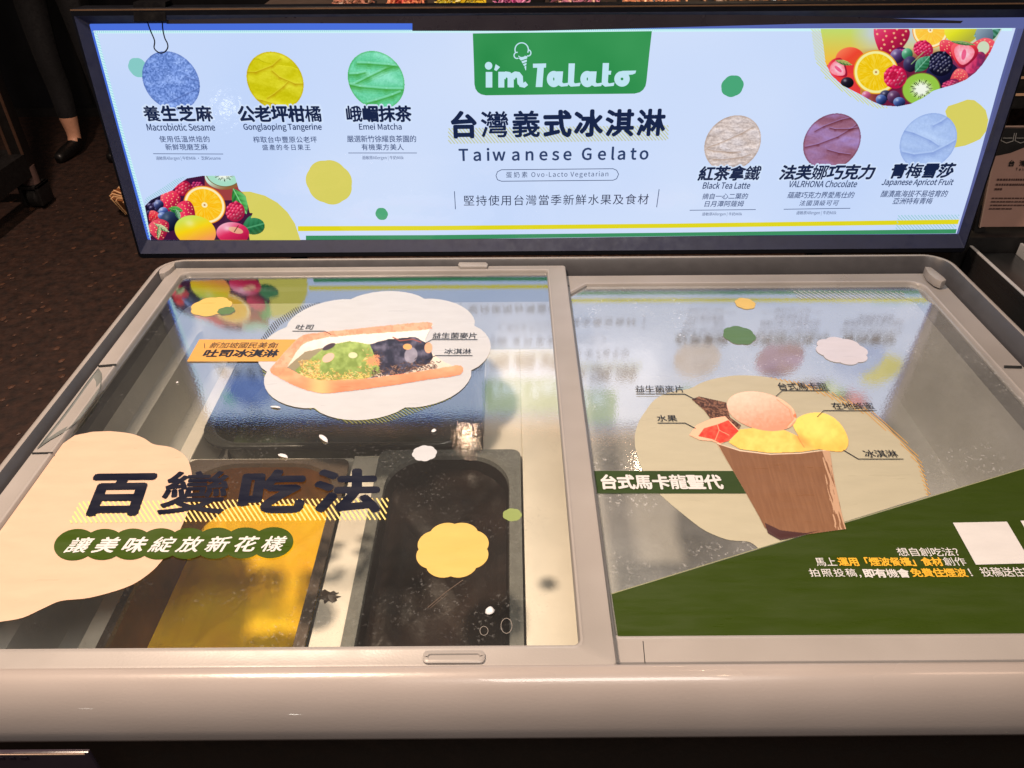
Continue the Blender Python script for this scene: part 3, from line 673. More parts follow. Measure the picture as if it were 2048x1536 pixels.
def green(f_):
    yA = uvb[0][1] + s_ * (0.0885 - uvb[0][0]); yB = uvb[0][1] + s_ * (XR - uvb[0][0]); f_.uvpoly([(0.0890, 0.4055), (XR, 0.4055), (XR, yB), (0.0885, yA)])
stick(lidR, P, D2, FDG, green, 'sticker_corner', label='dark green slanted corner sticker')
stick(lidR, P, D3, film('film_pale_edge', (150, 156, 120)), lambda f_: f_.stroke([(1219, 1190), (1517, 1098), (2048, 938)], 1.4), 'sticker_edge')
stick(lidR, P, D3, FDG2, lambda f_: f_.poly([(1183, 943), (1480, 943), (1502, 988), (1188, 988)]), 'sticker_banner')
T(lidR, P, D5, '台式馬卡龍聖代', (1203, 951, 1449, 981), FWH, bold=0.040)
stick(lidR, P, D1, FY, lambda f_: f_.cloud(1470, 596, 1511, 619, 7, 0.09)); stick(lidR, P, D1, FG, lambda f_: f_.cloud(1446, 652, 1511, 690, 7, 0.10, 0.6)); stick(lidR, P, D1, FLI, lambda f_: f_.cloud(1633, 674, 1735, 730, 8, 0.10))
stick(lidR, P, D1, film('film_fine_white', (190, 196, 200)), lambda f_: f_.hatch([(1587, 582), (1805, 584), (1815, 598), (1596, 598)], 5, 30, 1.0), 'sticker_hatching')
stick(lidR, P, D5, FI, lambda f_: f_.stroke([(1273, 790), (1369, 790), (1392, 802)], 1.3), 'callout_line')
stick(lidR, P, D5, FI, lambda f_: f_.stroke([(1660, 783.5), (1564, 783), (1551, 795)], 1.3), 'callout_line')
stick(lidR, P, D5, FI, lambda f_: f_.stroke([(1753, 823.5), (1647, 823), (1634, 836)], 1.3), 'callout_line')
stick(lidR, P, D5, FI, lambda f_: f_.stroke([(1315, 848), (1370, 848), (1391, 859)], 1.3), 'callout_line')
stick(lidR, P, D5, FI, lambda f_: f_.stroke([(1806, 920), (1716, 920), (1686, 902)], 1.3), 'callout_line')
for b_, bx in (('益生菌麥片', (1272, 774, 1369, 788)), ('台式馬卡龍', (1559, 768, 1658, 783)), ('在地蜂蜜', (1667, 808, 1751, 822)), ('水果', (1315, 833, 1355, 846)), ('冰淇淋', (1731, 903, 1798, 918))):
    T(lidR, P, D5, b_, (bx[0], bx[1] - 1.2, bx[2], bx[3] - 1.2), FI, bold=0.006)
for b_, bx, m_, bo in (('想自創吃法?', (1798, 1097, 1921, 1114), FWH, 0.008), ('馬上', (1634, 1117, 1675, 1134), FWH, 0.008), ('運用「煙波餐檯」食材', (1679, 1116, 1889, 1134), FAM, 0.036), ('創作', (1891, 1116, 1935, 1133), FWH, 0.008),
                     ('拍照投稿,', (1622, 1139, 1724, 1157), FWH, 0.008), ('即有機會', (1730, 1139, 1823, 1157), FWH, 0.038), ('免費住煙波', (1825, 1138, 1938, 1156), FAM, 0.036), ('!', (1942, 1139, 1946, 1154), FWH, 0.01), ('投稿送住宿', (1966, 1136, 2074, 1155), FWH, 0.010)):
    T(lidR, P, D4, b_, bx, m_, bold=bo)
stick(lidR, P, D4, FWH, lambda f_: f_.poly([(1905, 1047), (2013, 1045), (2062, 1128), (1951, 1131)]), 'blank_panel')
stick(lidR, P, D4, FWH, lambda f_: f_.poly([(2040, 1043), (2140, 1041), (2192, 1124), (2088, 1127)]), 'blank_panel')
# sundae photograph
p = Paint(1365, 780, 1705, 1085, 0.8, (184, 182, 162)); X, Y = p.X, p.Y
cup = [(1433, 888), (1480, 902), (1540, 909), (1600, 907), (1655, 901), (1660, 905), (1668, 960), (1686, 1040), (1692, 1060), (1560, 1078), (1529, 1057), (1518, 1035), (1490, 985), (1455, 925)]
st = vnoise((X - (Y - 900) * 0.28) , Y * 0.12, 3.2, 6, 2)
p.put(inpoly(X, Y, cup) * 1.0, p.lerp((126, 92, 70), (144, 108, 82), (st - .35) * 0.9 + (X - 1500) / 700)); 
p.put((inpoly(X, Y, cup) & (X - (Y - 900) * 0.18 > 1640) & (st > .5)) * 0.6, (226, 196, 170))
p.put(inpoly(X, Y, [(1529, 1047), (1560, 1062), (1610, 1068), (1640, 1062), (1590, 1077), (1560, 1082), (1535, 1068)]) * 0.9, (66, 42, 46))
p.line([(1433, 888), (1480, 903), (1540, 910), (1600, 908), (1655, 901)], 2.2, (232, 214, 196)); p.line([(1436, 892), (1460, 935), (1492, 990), (1520, 1042)], 1.6, (206, 176, 150))
nn = vnoise(X, Y, 14, 9)
p.put(inpoly(X, Y, [(1456, 886), (1480, 860), (1520, 856), (1570, 862), (1610, 880), (1640, 900), (1600, 906), (1540, 908), (1480, 900)]) * 1.0, p.lerp((244, 186, 92), (252, 218, 124), nn * 1.3))
hn = [(1586, 852), (1594, 838), (1612, 829), (1640, 826), (1664, 835), (1684, 854), (1696, 880), (1694, 896), (1682, 905), (1655, 903), (1625, 897), (1602, 882)]
p.put(inpoly(X + 2 * (nn - .5), Y, cr(hn)) * 1.0, p.lerp((240, 182, 84), (253, 222, 118), 0.9 * nn + (905 - Y) / 110))
p.put(np.clip(1 - p.e(1640, 862, 44, 26, 25)[2], 0, 1) * .7, (255, 232, 130), cover=False); p.put(np.clip(1 - p.e(1606, 884, 30, 12, 38)[2], 0, 1) * .7, (228, 150, 84), cover=False)
p.line([(1586, 856), (1600, 884), (1608, 896)], 2.0, (214, 136, 76), .7)
mu = [(1383, 800), (1398, 794), (1425, 800), (1452, 806), (1460, 836), (1482, 852), (1476, 862), (1455, 842), (1420, 838), (1408, 822)]
p.put(inpoly(X, Y, mu) * 1.0, p.lerp((66, 44, 38), (150, 112, 92), (vnoise(X * 1.6, Y * 2.6, 5, 12) - .35) * 2.4))
gf = [(1378, 872), (1392, 852), (1424, 838), (1450, 834), (1478, 862), (1462, 880), (1440, 890), (1424, 884), (1400, 882)]
p.put(inpoly(X, Y, gf) * 1.0, (246, 190, 162)); p.put(inpoly(X, Y, [(1396, 874), (1408, 858), (1436, 850), (1456, 842), (1477, 864), (1456, 884), (1440, 888), (1424, 880)]) * 1.0, p.lerp((206, 52, 44), (234, 100, 80), vnoise(X, Y, 6, 3) * 1.4 - .2))
p.line([(1430, 882), (1438, 862), (1434, 850)], 1.5, (244, 170, 140)); p.line([(1438, 862), (1458, 872)], 1.2, (244, 170, 140))
p.ball(1523, 824, 71, 37, (242, 190, 172), (250, 212, 196), (226, 156, 132), 14, 0.1, .5); p.line([(1560, 800), (1584, 818), (1590, 840), (1576, 856)], 3, (240, 204, 172), .8); p.line([(1553, 800), (1578, 820), (1584, 842), (1570, 857)], 1.6, (214, 150, 112), .7)
p.put(p.soft(p.e(1591, 833, 5, 4)[2], 4) * .8, (222, 120, 80), cover=False)
sub(lidR, p.build(P, D4, 'sundae_print', FPH, None))

# crumbs of ice lying on the glass
ICE = pmat('ice_crumb', (228, 232, 240), 0.25, vary=0.04)
def flake(px, py, L_, W_, ang, lab):
    c = LIDL.uv(px, py); b = MB(); n = 10; rings = []
    for k in range(7):
        t = -1 + 2 * k / 6; r = math.sqrt(max(0.02, 1 - t * t)); rings.append([(c[0] + cos(ang) * t * L_ - sin(ang) * r * W_ * cos(2 * pi * j / n), c[1] + sin(ang) * t * L_ + cos(ang) * r * W_ * cos(2 * pi * j / n), 0.0009 + W_ * 0.5 * r * (1 + sin(2 * pi * j / n)) * (0.9 + 0.2 * sin(3 * t))) for j in range(n)])
    b.loops(rings, True, True, True); o = b.build('ice_crumb', ICE); tag(o, lab, 'ice crumb', 'ice crumbs on the upper lid')
flake(647, 878, 0.0085, 0.0028, -0.85, 'longest white ice crumb on the glass above the black lettering')
flake(566, 913, 0.0065, 0.0024, -0.45, 'white ice crumb on the glass just above the third big character')
flake(551, 815, 0.0065, 0.0016, -0.2, 'thin white ice crumb beside the lower edge of the toast cloud')
flake(868, 863, 0.0030, 0.0025, 0.4, 'round white ice crumb above the small cream scalloped dot')
flake(980, 1224, 0.0042, 0.0038, 0.4, 'ragged white ice crumb over the dark chocolate tub')
flake(355, 766, 0.0016, 0.0014, 0.4, 'tiny white ice crumb over the empty grey corner')

# ================================================================== INSIDE THE CHEST
CREAM = pmat('cream_insert_plastic', (246, 240, 226), 0.4, vary=0.04, scale=18, bump=0.2, bscale=60)
ins = MB()
for a in ((-0.432, -0.413, 0.394, 0.995), (-0.2035, -0.1685, 0.394, 0.745), (0.0125, 0.088, 0.394, 0.995), (-0.0385, 0.0125, 0.745, 0.995), (-0.413, -0.2035, 0.739, 0.7445), (-0.2035, -0.0385, 0.7455, 0.7485)):
    ins.box(a[0], a[1], a[2], a[3], -0.168, -0.106)
o = ins.build('tub_divider', CREAM, bevel=0.002); tag(o, 'cream plastic insert that holds the three gelato tubs under the upper lid', 'divider')
o.data.polygons.foreach_set('use_smooth', [False] * len(o.data.polygons))

def gel(name, c, c2, rough=0.35, scale=14, bump=0.6, spec=0.5): return pmat(name, c, rough, c2=c2, scale=scale, bump=bump, bscale=45, spec=spec)
def tub(lab, x0, x1, y0, y1, r, gz, mwall, mrim, mgel, seed, slope=0.0, depth=0.150, flange=0.010, ro=0.012):
    t = thing('gelato_tub', ((x0 + x1) / 2, (y0 + y1) / 2, -0.1 - depth * 0.45), lab, 'tub', 'gelato tubs in the freezer')
    b = MB(); z = -0.1
    b.loops([rrect(x0 - flange, x1 + flange, y0, y1 + flange, ro, 8, z - 0.004), rrect(x0 - flange, x1 + flange, y0, y1 + flange, ro, 8, z), rrect(x0 - flange * .5, x1 + flange * .5, y0 + .002, y1 + flange * .5, (r + ro) / 2, 8, z + 0.0005), rrect(x0 - .003, x1 + .003, y0 + .003, y1 + .003, r, 8, z + 0.003), rrect(x0, x1, y0 + .006, y1, r, 8, z + 0.002), rrect(x0 + .001, x1 - .001, y0 + .007, y1 - .001, r, 8, z - 0.004)])
    b.build('tub_rim', mrim, t, smooth_angle=50)
    b = MB(); ti = 0.014
    b.loops([rrect(x0 + .001, x1 - .001, y0 + .007, y1 - .001, r, 8, z - 0.004), rrect(x0 + ti * .6, x1 - ti * .6, y0 + .012, y1 - ti * .6, r * .95, 8, -0.14), rrect(x0 + ti, x1 - ti, y0 + .014, y1 - ti, r * .9, 8, -0.1 - depth)], cap1=True)
    b.build('tub_wall', mwall, t, smooth_angle=50)
    k = (abs(gz) - 0.1) / depth; q = ti * min(1, k * 1.1 + 0.1); base = rrect(x0 + q - .001, x1 - q + .001, y0 + .010, y1 - q + .001, r * 0.93, 16, 0)
    cx, cy = (x0 + x1) / 2, (y0 + y1) / 2; rr = random.Random(seed); ph = [rr.uniform(0, 6.3) for _ in range(8)]; rings = []
    for s in [1, .97, .93, .88, .8, .7, .6, .5, .4, .3, .2, .1, .02]:
        rg = []
        for (x, y, _) in base:
            X_, Y_ = cx + (x - cx) * s, cy + (y - cy) * s
            hgt = 0.004 * sin(X_ * 60 + ph[0]) * sin(Y_ * 45 + ph[1]) + 0.003 * sin(X_ * 120 + Y_ * 90 + ph[2]) + 0.002 * sin(X_ * 210 + ph[3]) * sin(Y_ * 160 + ph[4])
            rg.append((X_, Y_, gz + hgt * min(1, (1 - s) * 6 + .3) + slope * (x0 - X_) + (0.003 * (s > .95))))
        rings.append(rg)
    b = MB(); b.loops(rings, cap1=True); b.build('gelato', mgel, t, smooth_angle=80)
    return t
RIMC = pmat('clear_grey_rim', (130, 132, 128), 0.25, vary=0.1, scale=60)
tub('wide dark green gelato tub lying across the back under the toast sticker', -0.400, -0.052, 0.760, 0.985, 0.050, -0.150, pmat('tub_wall_olive', (70, 74, 52), 0.4), pmat('rim_dark', (62, 64, 60), 0.22), gel('olive_gelato', (62, 74, 40), (22, 28, 20)), 1, ro=0.045, flange=0.012)
tub('narrow tub of orange yellow gelato with brown smeared walls', -0.400, -0.216, 0.395, 0.726, 0.058, -0.163, pmat('tub_wall_caramel', (120, 72, 26), 0.5, vary=0.15, c2=(74, 44, 18), scale=20), pmat('rim_smoky', (104, 92, 82), 0.25), gel('orange_gelato', (255, 214, 20), (250, 188, 8), 0.5, 12, 0.9, 0.3), 2)
tub('narrow tub of dark chocolate gelato at the inner end of the upper lid', -0.156, -0.004, 0.395, 0.738, 0.055, -0.122, pmat('tub_wall_choc', (34, 26, 22), 0.4), RIMC, gel('chocolate_gelato', (40, 26, 20), (9, 7, 7), 0.45, 12, 0.9, 0.3), 5, flange=0.014)
# chocolate smear on the divider
def smear(cx, cy, rx, ry, seed):
    r = random.Random(seed); b = MB(); n = 22; q = flat(-0.1055).uv(cx, cy)
    pts = [(q[0] + rx * cos(2 * pi * i / n) * r.uniform(.55, 1.15), q[1] + ry * sin(2 * pi * i / n) * r.uniform(.5, 1.15), -0.1052) for i in range(n)]
    b.add(pts + [(q[0], q[1], -0.1025)], [(i, (i + 1) % n, n) for i in range(n)], 0, True); return b.build('chocolate_smear', pmat('smear', (46, 34, 28), 0.5))
tag(smear(656, 1193, 0.0125, 0.009, 2), 'dark chocolate smear on the cream divider between the orange and chocolate tubs', 'smear')

# ================================================================== LIGHT BOX SIGN
SB = pmat('black_aluminium', (13, 15, 22), 0.38, metal=0.0, vary=0.06, scale=30, spec=0.1)
SBI = pmat('blue_black_bezel', (26, 34, 66), 0.5)
sign = thing('light_box_sign', (0.065, 1.11, 0.0), 'long lit menu sign board with gelato flavours and fruit in a black frame', 'sign')
S = SIGN
def sbox_loops(b, seq, mi=0):
    b.loops([[tuple(S.w((x, v), d)) for x, v, _ in rrect(*q, 0)] for q, d in seq], mi=mi)
b = MB()
sbox_loops(b, [((-0.5765, 0.703, 0.0085, 0.3590, 0.006, 4), -0.022), ((-0.5765, 0.703, 0.0085, 0.3590, 0.006, 4), 0.0085), ((-0.5750, 0.7015, 0.0100, 0.3575, 0.005, 4), 0.0100), ((-0.5725, 0.6995, 0.0165, 0.3500, 0.002, 4), 0.0100)])
b.build('frame', SB, sign, smooth_angle=30)
b = MB(); sbox_loops(b, [((-0.5725, 0.6995, 0.0165, 0.3500, 0.002, 4), 0.0100), ((-0.5605, 0.6905, 0.0352, 0.3390, 0.002, 4), -0.0008)])
b.build('frame_inner_lip', SBI, sign, smooth_angle=30)
b = MB(); b.add([tuple(S.w(q, 0.0102)) for q in ((-0.5752, 0.3560), (0.7010, 0.3560), (0.7010, 0.3578), (-0.5752, 0.3578))], [(0, 1, 2, 3)])
b.build('frame_edge_strip', pmat('brushed_bronze', (214, 172, 140), 0.25, metal=0.9, vary=0.1, scale=6), sign)
q = [tuple(S.w((x, v), d)) for x, v in ((-0.575, 0.010), (0.7015, 0.010), (0.7015, 0.3575), (-0.575, 0.3575)) for d in (-0.022,)]
b = MB(); b.add(q, [(3, 2, 1, 0)]); b.build('back_plate', SB, sign)
b = MB(); b.add([tuple(S.w(q_, -0.001)) for q_ in ((-0.5680, 0.0290), (0.6955, 0.0290), (0.6955, 0.3430), (-0.5680, 0.3430))], [(0, 1, 2, 3)])
lp = NT('light_panel_tint'); _e = lp.n('ShaderNodeEmission'); _tc = lp.n('ShaderNodeTexCoord'); _sx = lp.n('ShaderNodeSeparateXYZ'); lp.l(_tc.outputs['Generated'], _sx.inputs[0])
_mr = lp.n('ShaderNodeMapRange'); lp.l(_sx.outputs[0], _mr.inputs[0]); _mr.inputs[1].default_value = 0.35; _mr.inputs[2].default_value = 0.85
lp.l(lp.mix(_mr.outputs[0], L4((74, 112, 220)), L4((92, 100, 156))), _e.inputs[0])
b.build('light_panel', lp.done(_e.outputs[0]), sign)
def sp(d, m, fn, name='printed_shape', label=None):
    f_ = Flat(S, d); fn(f_); return f_.build(name, m, sign, label=label)
BASE = backlit('print_base', (215, 229, 255), c2=(198, 218, 254), gloss=0.035, sample='AUTO', scale=2.2)
BRI = backlit('print_edge', (206, 246, 252), gloss=0.03)
sheet = [(187, 61), (500, 60.5), (830, 60), (1100, 59.5), (1500, 57), (1800, 56.5), (2031, 56), (2000, 160), (1962, 300), (1938, 385), (1913, 467), (1600, 469.5), (1340, 472.5), (1100, 476), (860, 479), (580, 479.8), (301, 480), (275, 385), (245, 278), (215, 165)]
sp(0.0002, BASE, lambda f_: f_.poly(sheet), 'printed_sheet')
sp(0.0004, BRI, lambda f_: (f_.stroke([(190, 64), (830, 63), (1100, 62), (1500, 60), (2024, 59)], 5.5), f_.stroke([(191, 66), (248, 278), (303, 474)], 6)), 'sheet_edge')
sp(0.0005, backlit('print_edge_dots', (150, 214, 226)), lambda f_: (f_.hatch([(186, 61.5), (1500, 56), (1500, 60), (187, 65)], 4.2, 90, 1.6), f_.hatch([(190, 66), (196, 66), (304, 474), (299, 476)], 4.5, 25, 1.3)), 'edge_hatching')
E_Y = backlit('ink_yellow', (226, 216, 28)); E_M = backlit('ink_mustard', (218, 210, 100)); E_G = backlit('ink_green', (74, 168, 122)); E_G2 = backlit('ink_stripe_green', (60, 146, 98)); E_LG = backlit('ink_pale_green', (136, 204, 200))
E_B = backlit('ink_banner_green', (44, 142, 76), c2=(62, 156, 90), scale=9); E_N = backlit('ink_navy', (24, 38, 74)); E_N2 = backlit('ink_slate', (46, 66, 108)); E_N3 = backlit('ink_small', (52, 72, 118)); E_W = backlit('ink_clear', (196, 232, 246)); E_H = backlit('ink_hatch', (200, 206, 164)); E_HY = backlit('ink_hatch_yellow', (214, 220, 110)); E_HG = backlit('ink_hatch_teal', (140, 205, 205))
EPH = backlit('ink_photo', None, attr=True, gloss=0.03)
d1, d2, d3, d4 = 0.0006, 0.0009, 0.0012, 0.0016
sp(d1, E_Y, lambda f_: f_.poly([(596, 452), (860, 451.5), (1340, 447), (1918, 438.8), (1915, 447.8), (1340, 455.5), (860, 460.5), (596, 462)]), 'printed_stripe', 'thin yellow stripe')
sp(d1, E_G2, lambda f_: f_.poly([(612, 471), (860, 470), (1340, 465), (1913, 458), (1911, 466.5), (1340, 472), (860, 478.5), (612, 479.5)]), 'printed_stripe', 'thin green stripe')
sp(d1, E_HG, lambda f_: f_.hatch([(1796, 430), (1919, 429), (1910, 457), (1790, 459)], 5, 48, 1.4), 'printed_hatching')
sp(d2, E_Y, lambda f_: f_.poly([(1796, 440.5), (1918, 438.8), (1915, 447.8), (1796, 449.6)]), 'printed_stripe')
sp(d1, E_M, lambda f_: f_.cloud(612, 319, 705, 409, 7, 0.05, 0.3)); sp(d1, E_G, lambda f_: f_.cloud(751, 415, 776, 440, 6, 0.05)); sp(d1, E_LG, lambda f_: f_.cloud(257, 115, 296, 155, 6, 0.05)); sp(d1, E_G, lambda f_: f_.cloud(1442, 150, 1487, 194, 7, 0.05, .2))
sp(d1, E_M, lambda f_: f_.poly([(1890, 222), (1896, 212), (1915, 206), (1934, 199), (1948, 200), (1960, 209), (1971, 220), (1976, 240), (1972, 262), (1960, 278), (1945, 285), (1930, 291), (1909, 295), (1900, 288), (1898, 250)]))
sp(d1, E_M, lambda f_: f_.poly([(430, 420), (450, 396), (480, 383), (500, 383), (530, 391), (555, 405), (575, 424), (590, 447), (601, 480), (400, 480)]), label='mustard round behind the lower fruit')
# banner and logo
def bn(x, y): return (930 + x / 5.251, 50 + y / 5.251)
sp(d1, E_B, lambda f_: f_.poly([bn(82, 88), bn(600, 80), bn(1200, 74), bn(1962, 64), bn(1935, 300), bn(1905, 590), bn(1895, 640), bn(1870, 680), bn(1835, 706), bn(1780, 720), bn(1000, 728), bn(220, 738), bn(170, 728), bn(135, 705), bn(110, 670), bn(99, 620), bn(95, 450)]), 'banner', 'green rounded banner with the white logo lettering')
def logo(f_):
    R = lambda x0, y0, x1, y1: f_.poly([bn(x0, y0), bn(x1, y0), bn(x1, y1), bn(x0, y1)])
    K = lambda pts, w: f_.stroke([bn(*q) for q in pts], w / 5.251)
    G = lambda cx, cy, rx, ry, w, a0=0, a1=360: f_.ring(*bn(cx, cy), rx / 5.251, ry / 5.251, w / 5.251, a0=a0, a1=a1)
    R(218, 492, 287, 655); f_.ell(*bn(248, 427), 39 / 5.251, 41 / 5.251); f_.poly([bn(322, 410), bn(368, 440), bn(330, 482), bn(306, 470)])
    R(350, 490, 413, 655); R(447, 545, 512, 654); K([(395, 560), (405, 530), (430, 518), (458, 522), (478, 545), (480, 580)], 62); K([(495, 560), (508, 530), (530, 518), (556, 522), (577, 548), (580, 600), (586, 620)], 62); K([(575, 590), (590, 626), (620, 632), (648, 610)], 48)
    f_.poly([bn(713, 405), bn(852, 402), bn(850, 446), bn(714, 448)]); f_.poly([bn(762, 420), bn(830, 420), bn(812, 650), bn(742, 650)])
    for ox in (0, 352):
        G(932 + ox, 566, 40, 52, 66); f_.poly([bn(962 + ox, 486), bn(1030 + ox, 486), bn(1020 + ox, 600), bn(1035 + ox, 612), bn(1088 + ox, 604), bn(1078 + ox, 640), bn(1010 + ox, 646), bn(968 + ox, 625)])
    f_.poly([bn(1088, 402), bn(1154, 402), bn(1143, 600), bn(1155, 612), bn(1215, 604), bn(1203, 640), bn(1110, 646), bn(1080, 620)])
    f_.poly([bn(1446, 398), bn(1512, 398), bn(1500, 600), bn(1512, 612), bn(1570, 602), bn(1560, 638), bn(1470, 646), bn(1434, 620)]); f_.poly([bn(1500, 480), bn(1536, 480), bn(1530, 520), bn(1498, 520)])
    G(1648, 565, 48, 48, 66); f_.poly([bn(1610, 490), bn(1660, 480), bn(1797, 477), bn(1788, 505), bn(1760, 518), bn(1700, 524), bn(1640, 520)])
    G(595, 258, 70, 72, 12, 155, 385); G(545, 318, 30, 32, 12, 60, 285); G(662, 292, 30, 32, 12, -90, 110); f_.ring(*bn(598, 318), 36 / 5.25, 22 / 5.25, 9 / 5.25, a0=10, a1=170)
    f_.poly([bn(562, 345), bn(655, 322), bn(652, 350), bn(588, 372)]); f_.poly([bn(592, 380), bn(650, 362), bn(648, 385), bn(604, 402)]); f_.poly([bn(608, 410), bn(646, 396), bn(644, 416), bn(620, 430)]); f_.poly([bn(623, 436), bn(643, 424), bn(641, 474), bn(634, 474)])
sp(d2, E_W, logo, 'logo_lettering')
# flavour rounds
def swatch(cx, cy, a, b_, rot, fn, nm='gelato_swatch'):
    p = Paint(cx - 62, cy - 60, cx + 62, cy + 60, 0.75); u, v, r = p.e(cx, cy, a, b_, rot); p.put(p.soft(r, b_), fn(p)); return p
def folds(p, base, lite, dark, lines, sc=16, seed=1, w=2.6, speck=0.0, emb=1.0):
    wx = p.X + 9 * (vnoise(p.X, p.Y, 26, seed + 9) - .5); wy = p.Y + 9 * (vnoise(p.X, p.Y, 22, seed + 7) - .5)
    q = lambda dx, dy: vnoise((wx + dx) * 0.55 + (wy + dy) * 0.35, (wy + dy) * 1.5 - (wx + dx) * 0.35, sc, seed, 4)
    n = q(0, 0); em = (q(1.6, 1.6) - n) * 9; c = p.lerp(base, lite, (n - .38) * 2.4)
    c = c + em[..., None] * 26 * emb + (vnoise(p.X, p.Y, 2.6, seed + 5, 2)[..., None] - 0.5) * (14 + speck)
    p.put(np.ones_like(p.X), c, cover=False)
    for L_ in lines:
        W_ = [L_[0]] + [((x0 + x1) / 2, (y0 + y1) / 2 + 1.6) for (x0, y0), (x1, y1) in zip(L_[:-1], L_[1:])] + [L_[-1]]
        for f, o_, al in ((5.5, 1.5, .16), (3.0, .8, .25), (1.1, 0, .55)): p.line([(x, y + o_) for x, y in W_], w * f * .6, dark, al)
        p.line([(x, y - w * .8) for x, y in W_], w * .8, lite, 0.55)
def sw(cx, cy, a, b_, rot, base, lite, dark, lines, label, **k):
    p = Paint(cx - 62, cy - 60, cx + 62, cy + 60, 0.75); folds(p, base, lite, dark, lines, **k); u, v, r = p.e(cx, cy, a, b_, rot); p.m = p.soft(r, b_)
    p.put(np.clip((r - 0.93) * 8, 0, 0.35), dark, cover=False)
    o = p.build(S, d2, 'gelato_swatch', EPH, sign); o['label'] = label
sw(342.5, 161, 64, 52, 48, (108, 140, 212), (144, 174, 240), (74, 98, 166), [[(330, 208), (355, 192), (398, 176)], [(372, 152), (396, 160)]], 'blue grey sesame round', speck=85, w=1.3, emb=.25)
sw(550.5, 161, 62, 53, 48, (208, 200, 18), (232, 226, 60), (184, 150, 10), [[(494, 144), (530, 142), (560, 118)], [(545, 142), (575, 165), (607, 168)], [(536, 196), (560, 178), (575, 165)], [(506, 198), (540, 200), (560, 214)]], 'yellow tangerine round', emb=.45, seed=3, sc=30)
sw(752.5, 160, 62, 53, 50, (104, 210, 160), (150, 236, 206), (64, 160, 62), [[(697, 170), (720, 166), (752, 142), (790, 132)], [(700, 171), (740, 176), (806, 180)], [(716, 128), (760, 126), (795, 134)], [(735, 207), (770, 195), (800, 186)], [(700, 150), (730, 146)]], 'green matcha round', w=5, emb=.35, seed=5, sc=34, speck=14)
sw(1465, 286, 61, 51, -42, (208, 192, 186), (222, 212, 214), (168, 140, 120), [[(1414, 294), (1460, 276), (1505, 254)], [(1414, 297), (1440, 302), (1480, 303)], [(1425, 318), (1470, 316), (1500, 308)]], 'beige tea round', speck=30, w=1.5)
sw(1663.5, 283, 62, 52, -42, (150, 98, 122), (172, 144, 208), (96, 36, 44), [[(1611, 294), (1660, 280), (1690, 264), (1717, 246)], [(1660, 256), (1680, 258), (1716, 255)], [(1655, 300), (1700, 309)], [(1630, 262), (1665, 240), (1700, 236)]], 'purple brown chocolate round', w=2.2, sc=36, emb=.6, seed=8)
sw(1856, 282, 62, 51, -42, (166, 192, 240), (190, 214, 252), (134, 160, 220), [[(1808, 262), (1845, 268), (1876, 292)], [(1805, 305), (1850, 312), (1880, 296), (1909, 282)], [(1866, 252), (1896, 234)]], 'pale blue apricot round', w=4, emb=.3, seed=6, sc=40)
# fruit, lower corner
p = Paint(286, 350, 536, 482, 0.6); X, Y = p.X, p.Y
reg = inpoly(X, Y, [(290, 412), (303, 399), (325, 388), (345, 380), (358, 367), (375, 356), (405, 351), (470, 351), (478, 378), (492, 392), (500, 425), (535, 430), (528, 478), (500, 480), (302, 480)])
p.put(np.ones_like(X), (66, 22, 60), cover=False)
p.put(((X > 410) & (Y < 400)) * 1.0, (160, 66, 66), cover=False)
p.berry(322, 394 + 22, 30, 24, (50, 40, 80), (22, 16, 40), (190, 190, 240), 0, 5, 4)
p.berry(396, 372, 14, 12, (200, 40, 100), (80, 10, 60), (255, 150, 200), 0, 4, 3); p.berry(402, 386, 14, 9, (60, 24, 60), (26, 10, 34), (190, 150, 210), 0, 4)
p.ball(450, 352, 40, 27, (200, 232, 214), (226, 246, 236), (150, 100, 60), 0, .1); p.kiwi(447, 347, 36, 26, 10, (170, 224, 200))
p.berry(366, 376, 17, 15, (236, 50, 84), (160, 14, 60), (255, 170, 190), -30, 4); p.straw(340, 404, 21, 24, 10, base=(232, 44, 84)); p.ball(318, 409, 10, 9, (60, 70, 120), (180, 190, 240), (20, 20, 50)); p.straw(308, 434, 14, 12, 40)
p.citrus(409.5, 409.5, 43, 37, 25); p.straw(374, 424, 20, 24, -40, base=(236, 44, 90)); p.ball(327, 422, 9.5, 8, (86, 110, 180), (200, 214, 250), (30, 40, 90)); p.ball(325, 431, 9, 7, (90, 112, 176), (190, 204, 240), (30, 40, 90)); p.ball(340, 442, 18, 20, (36, 50, 80), (70, 90, 120), (14, 18, 40), hl=.2)
p.leaf(352, 419, 15, 7, 10); p.leaf(356, 428, 12, 5, 70, (120, 170, 130), (190, 220, 190))
p.leaf(480, 402, 29, 15, 62, (70, 170, 70), (150, 220, 160)); p.berry(471, 423, 19, 20, (238, 52, 96), (170, 14, 66), (255, 170, 195), 10, 5); p.berry(514, 415, 12, 12, (232, 44, 84), (190, 40, 60), (255, 130, 150), 0, 3)
p.leaf(508, 452, 26, 22, -15, (40, 120, 76), (90, 170, 120)); p.straw(319, 460, 22, 22, -10, base=(220, 56, 84)); p.leaf(324, 455, 17, 5, 30, (200, 206, 150), (240, 240, 200)); p.leaf(318, 464, 14, 4, 95, (180, 190, 130), (240, 240, 200))
p.ball(391, 462, 42, 31, (250, 214, 20), (196, 232, 110), (246, 150, 90), 15, .35); p.ball(466, 466, 33, 22, (224, 48, 96), (252, 190, 210), (180, 20, 70), 5, .6); p.put(p.soft(p.e(472, 460, 15, 6, 15)[2], 6) * .8, (240, 200, 150)); p.line([(469, 463), (477, 451)], 1.6, (90, 50, 30))
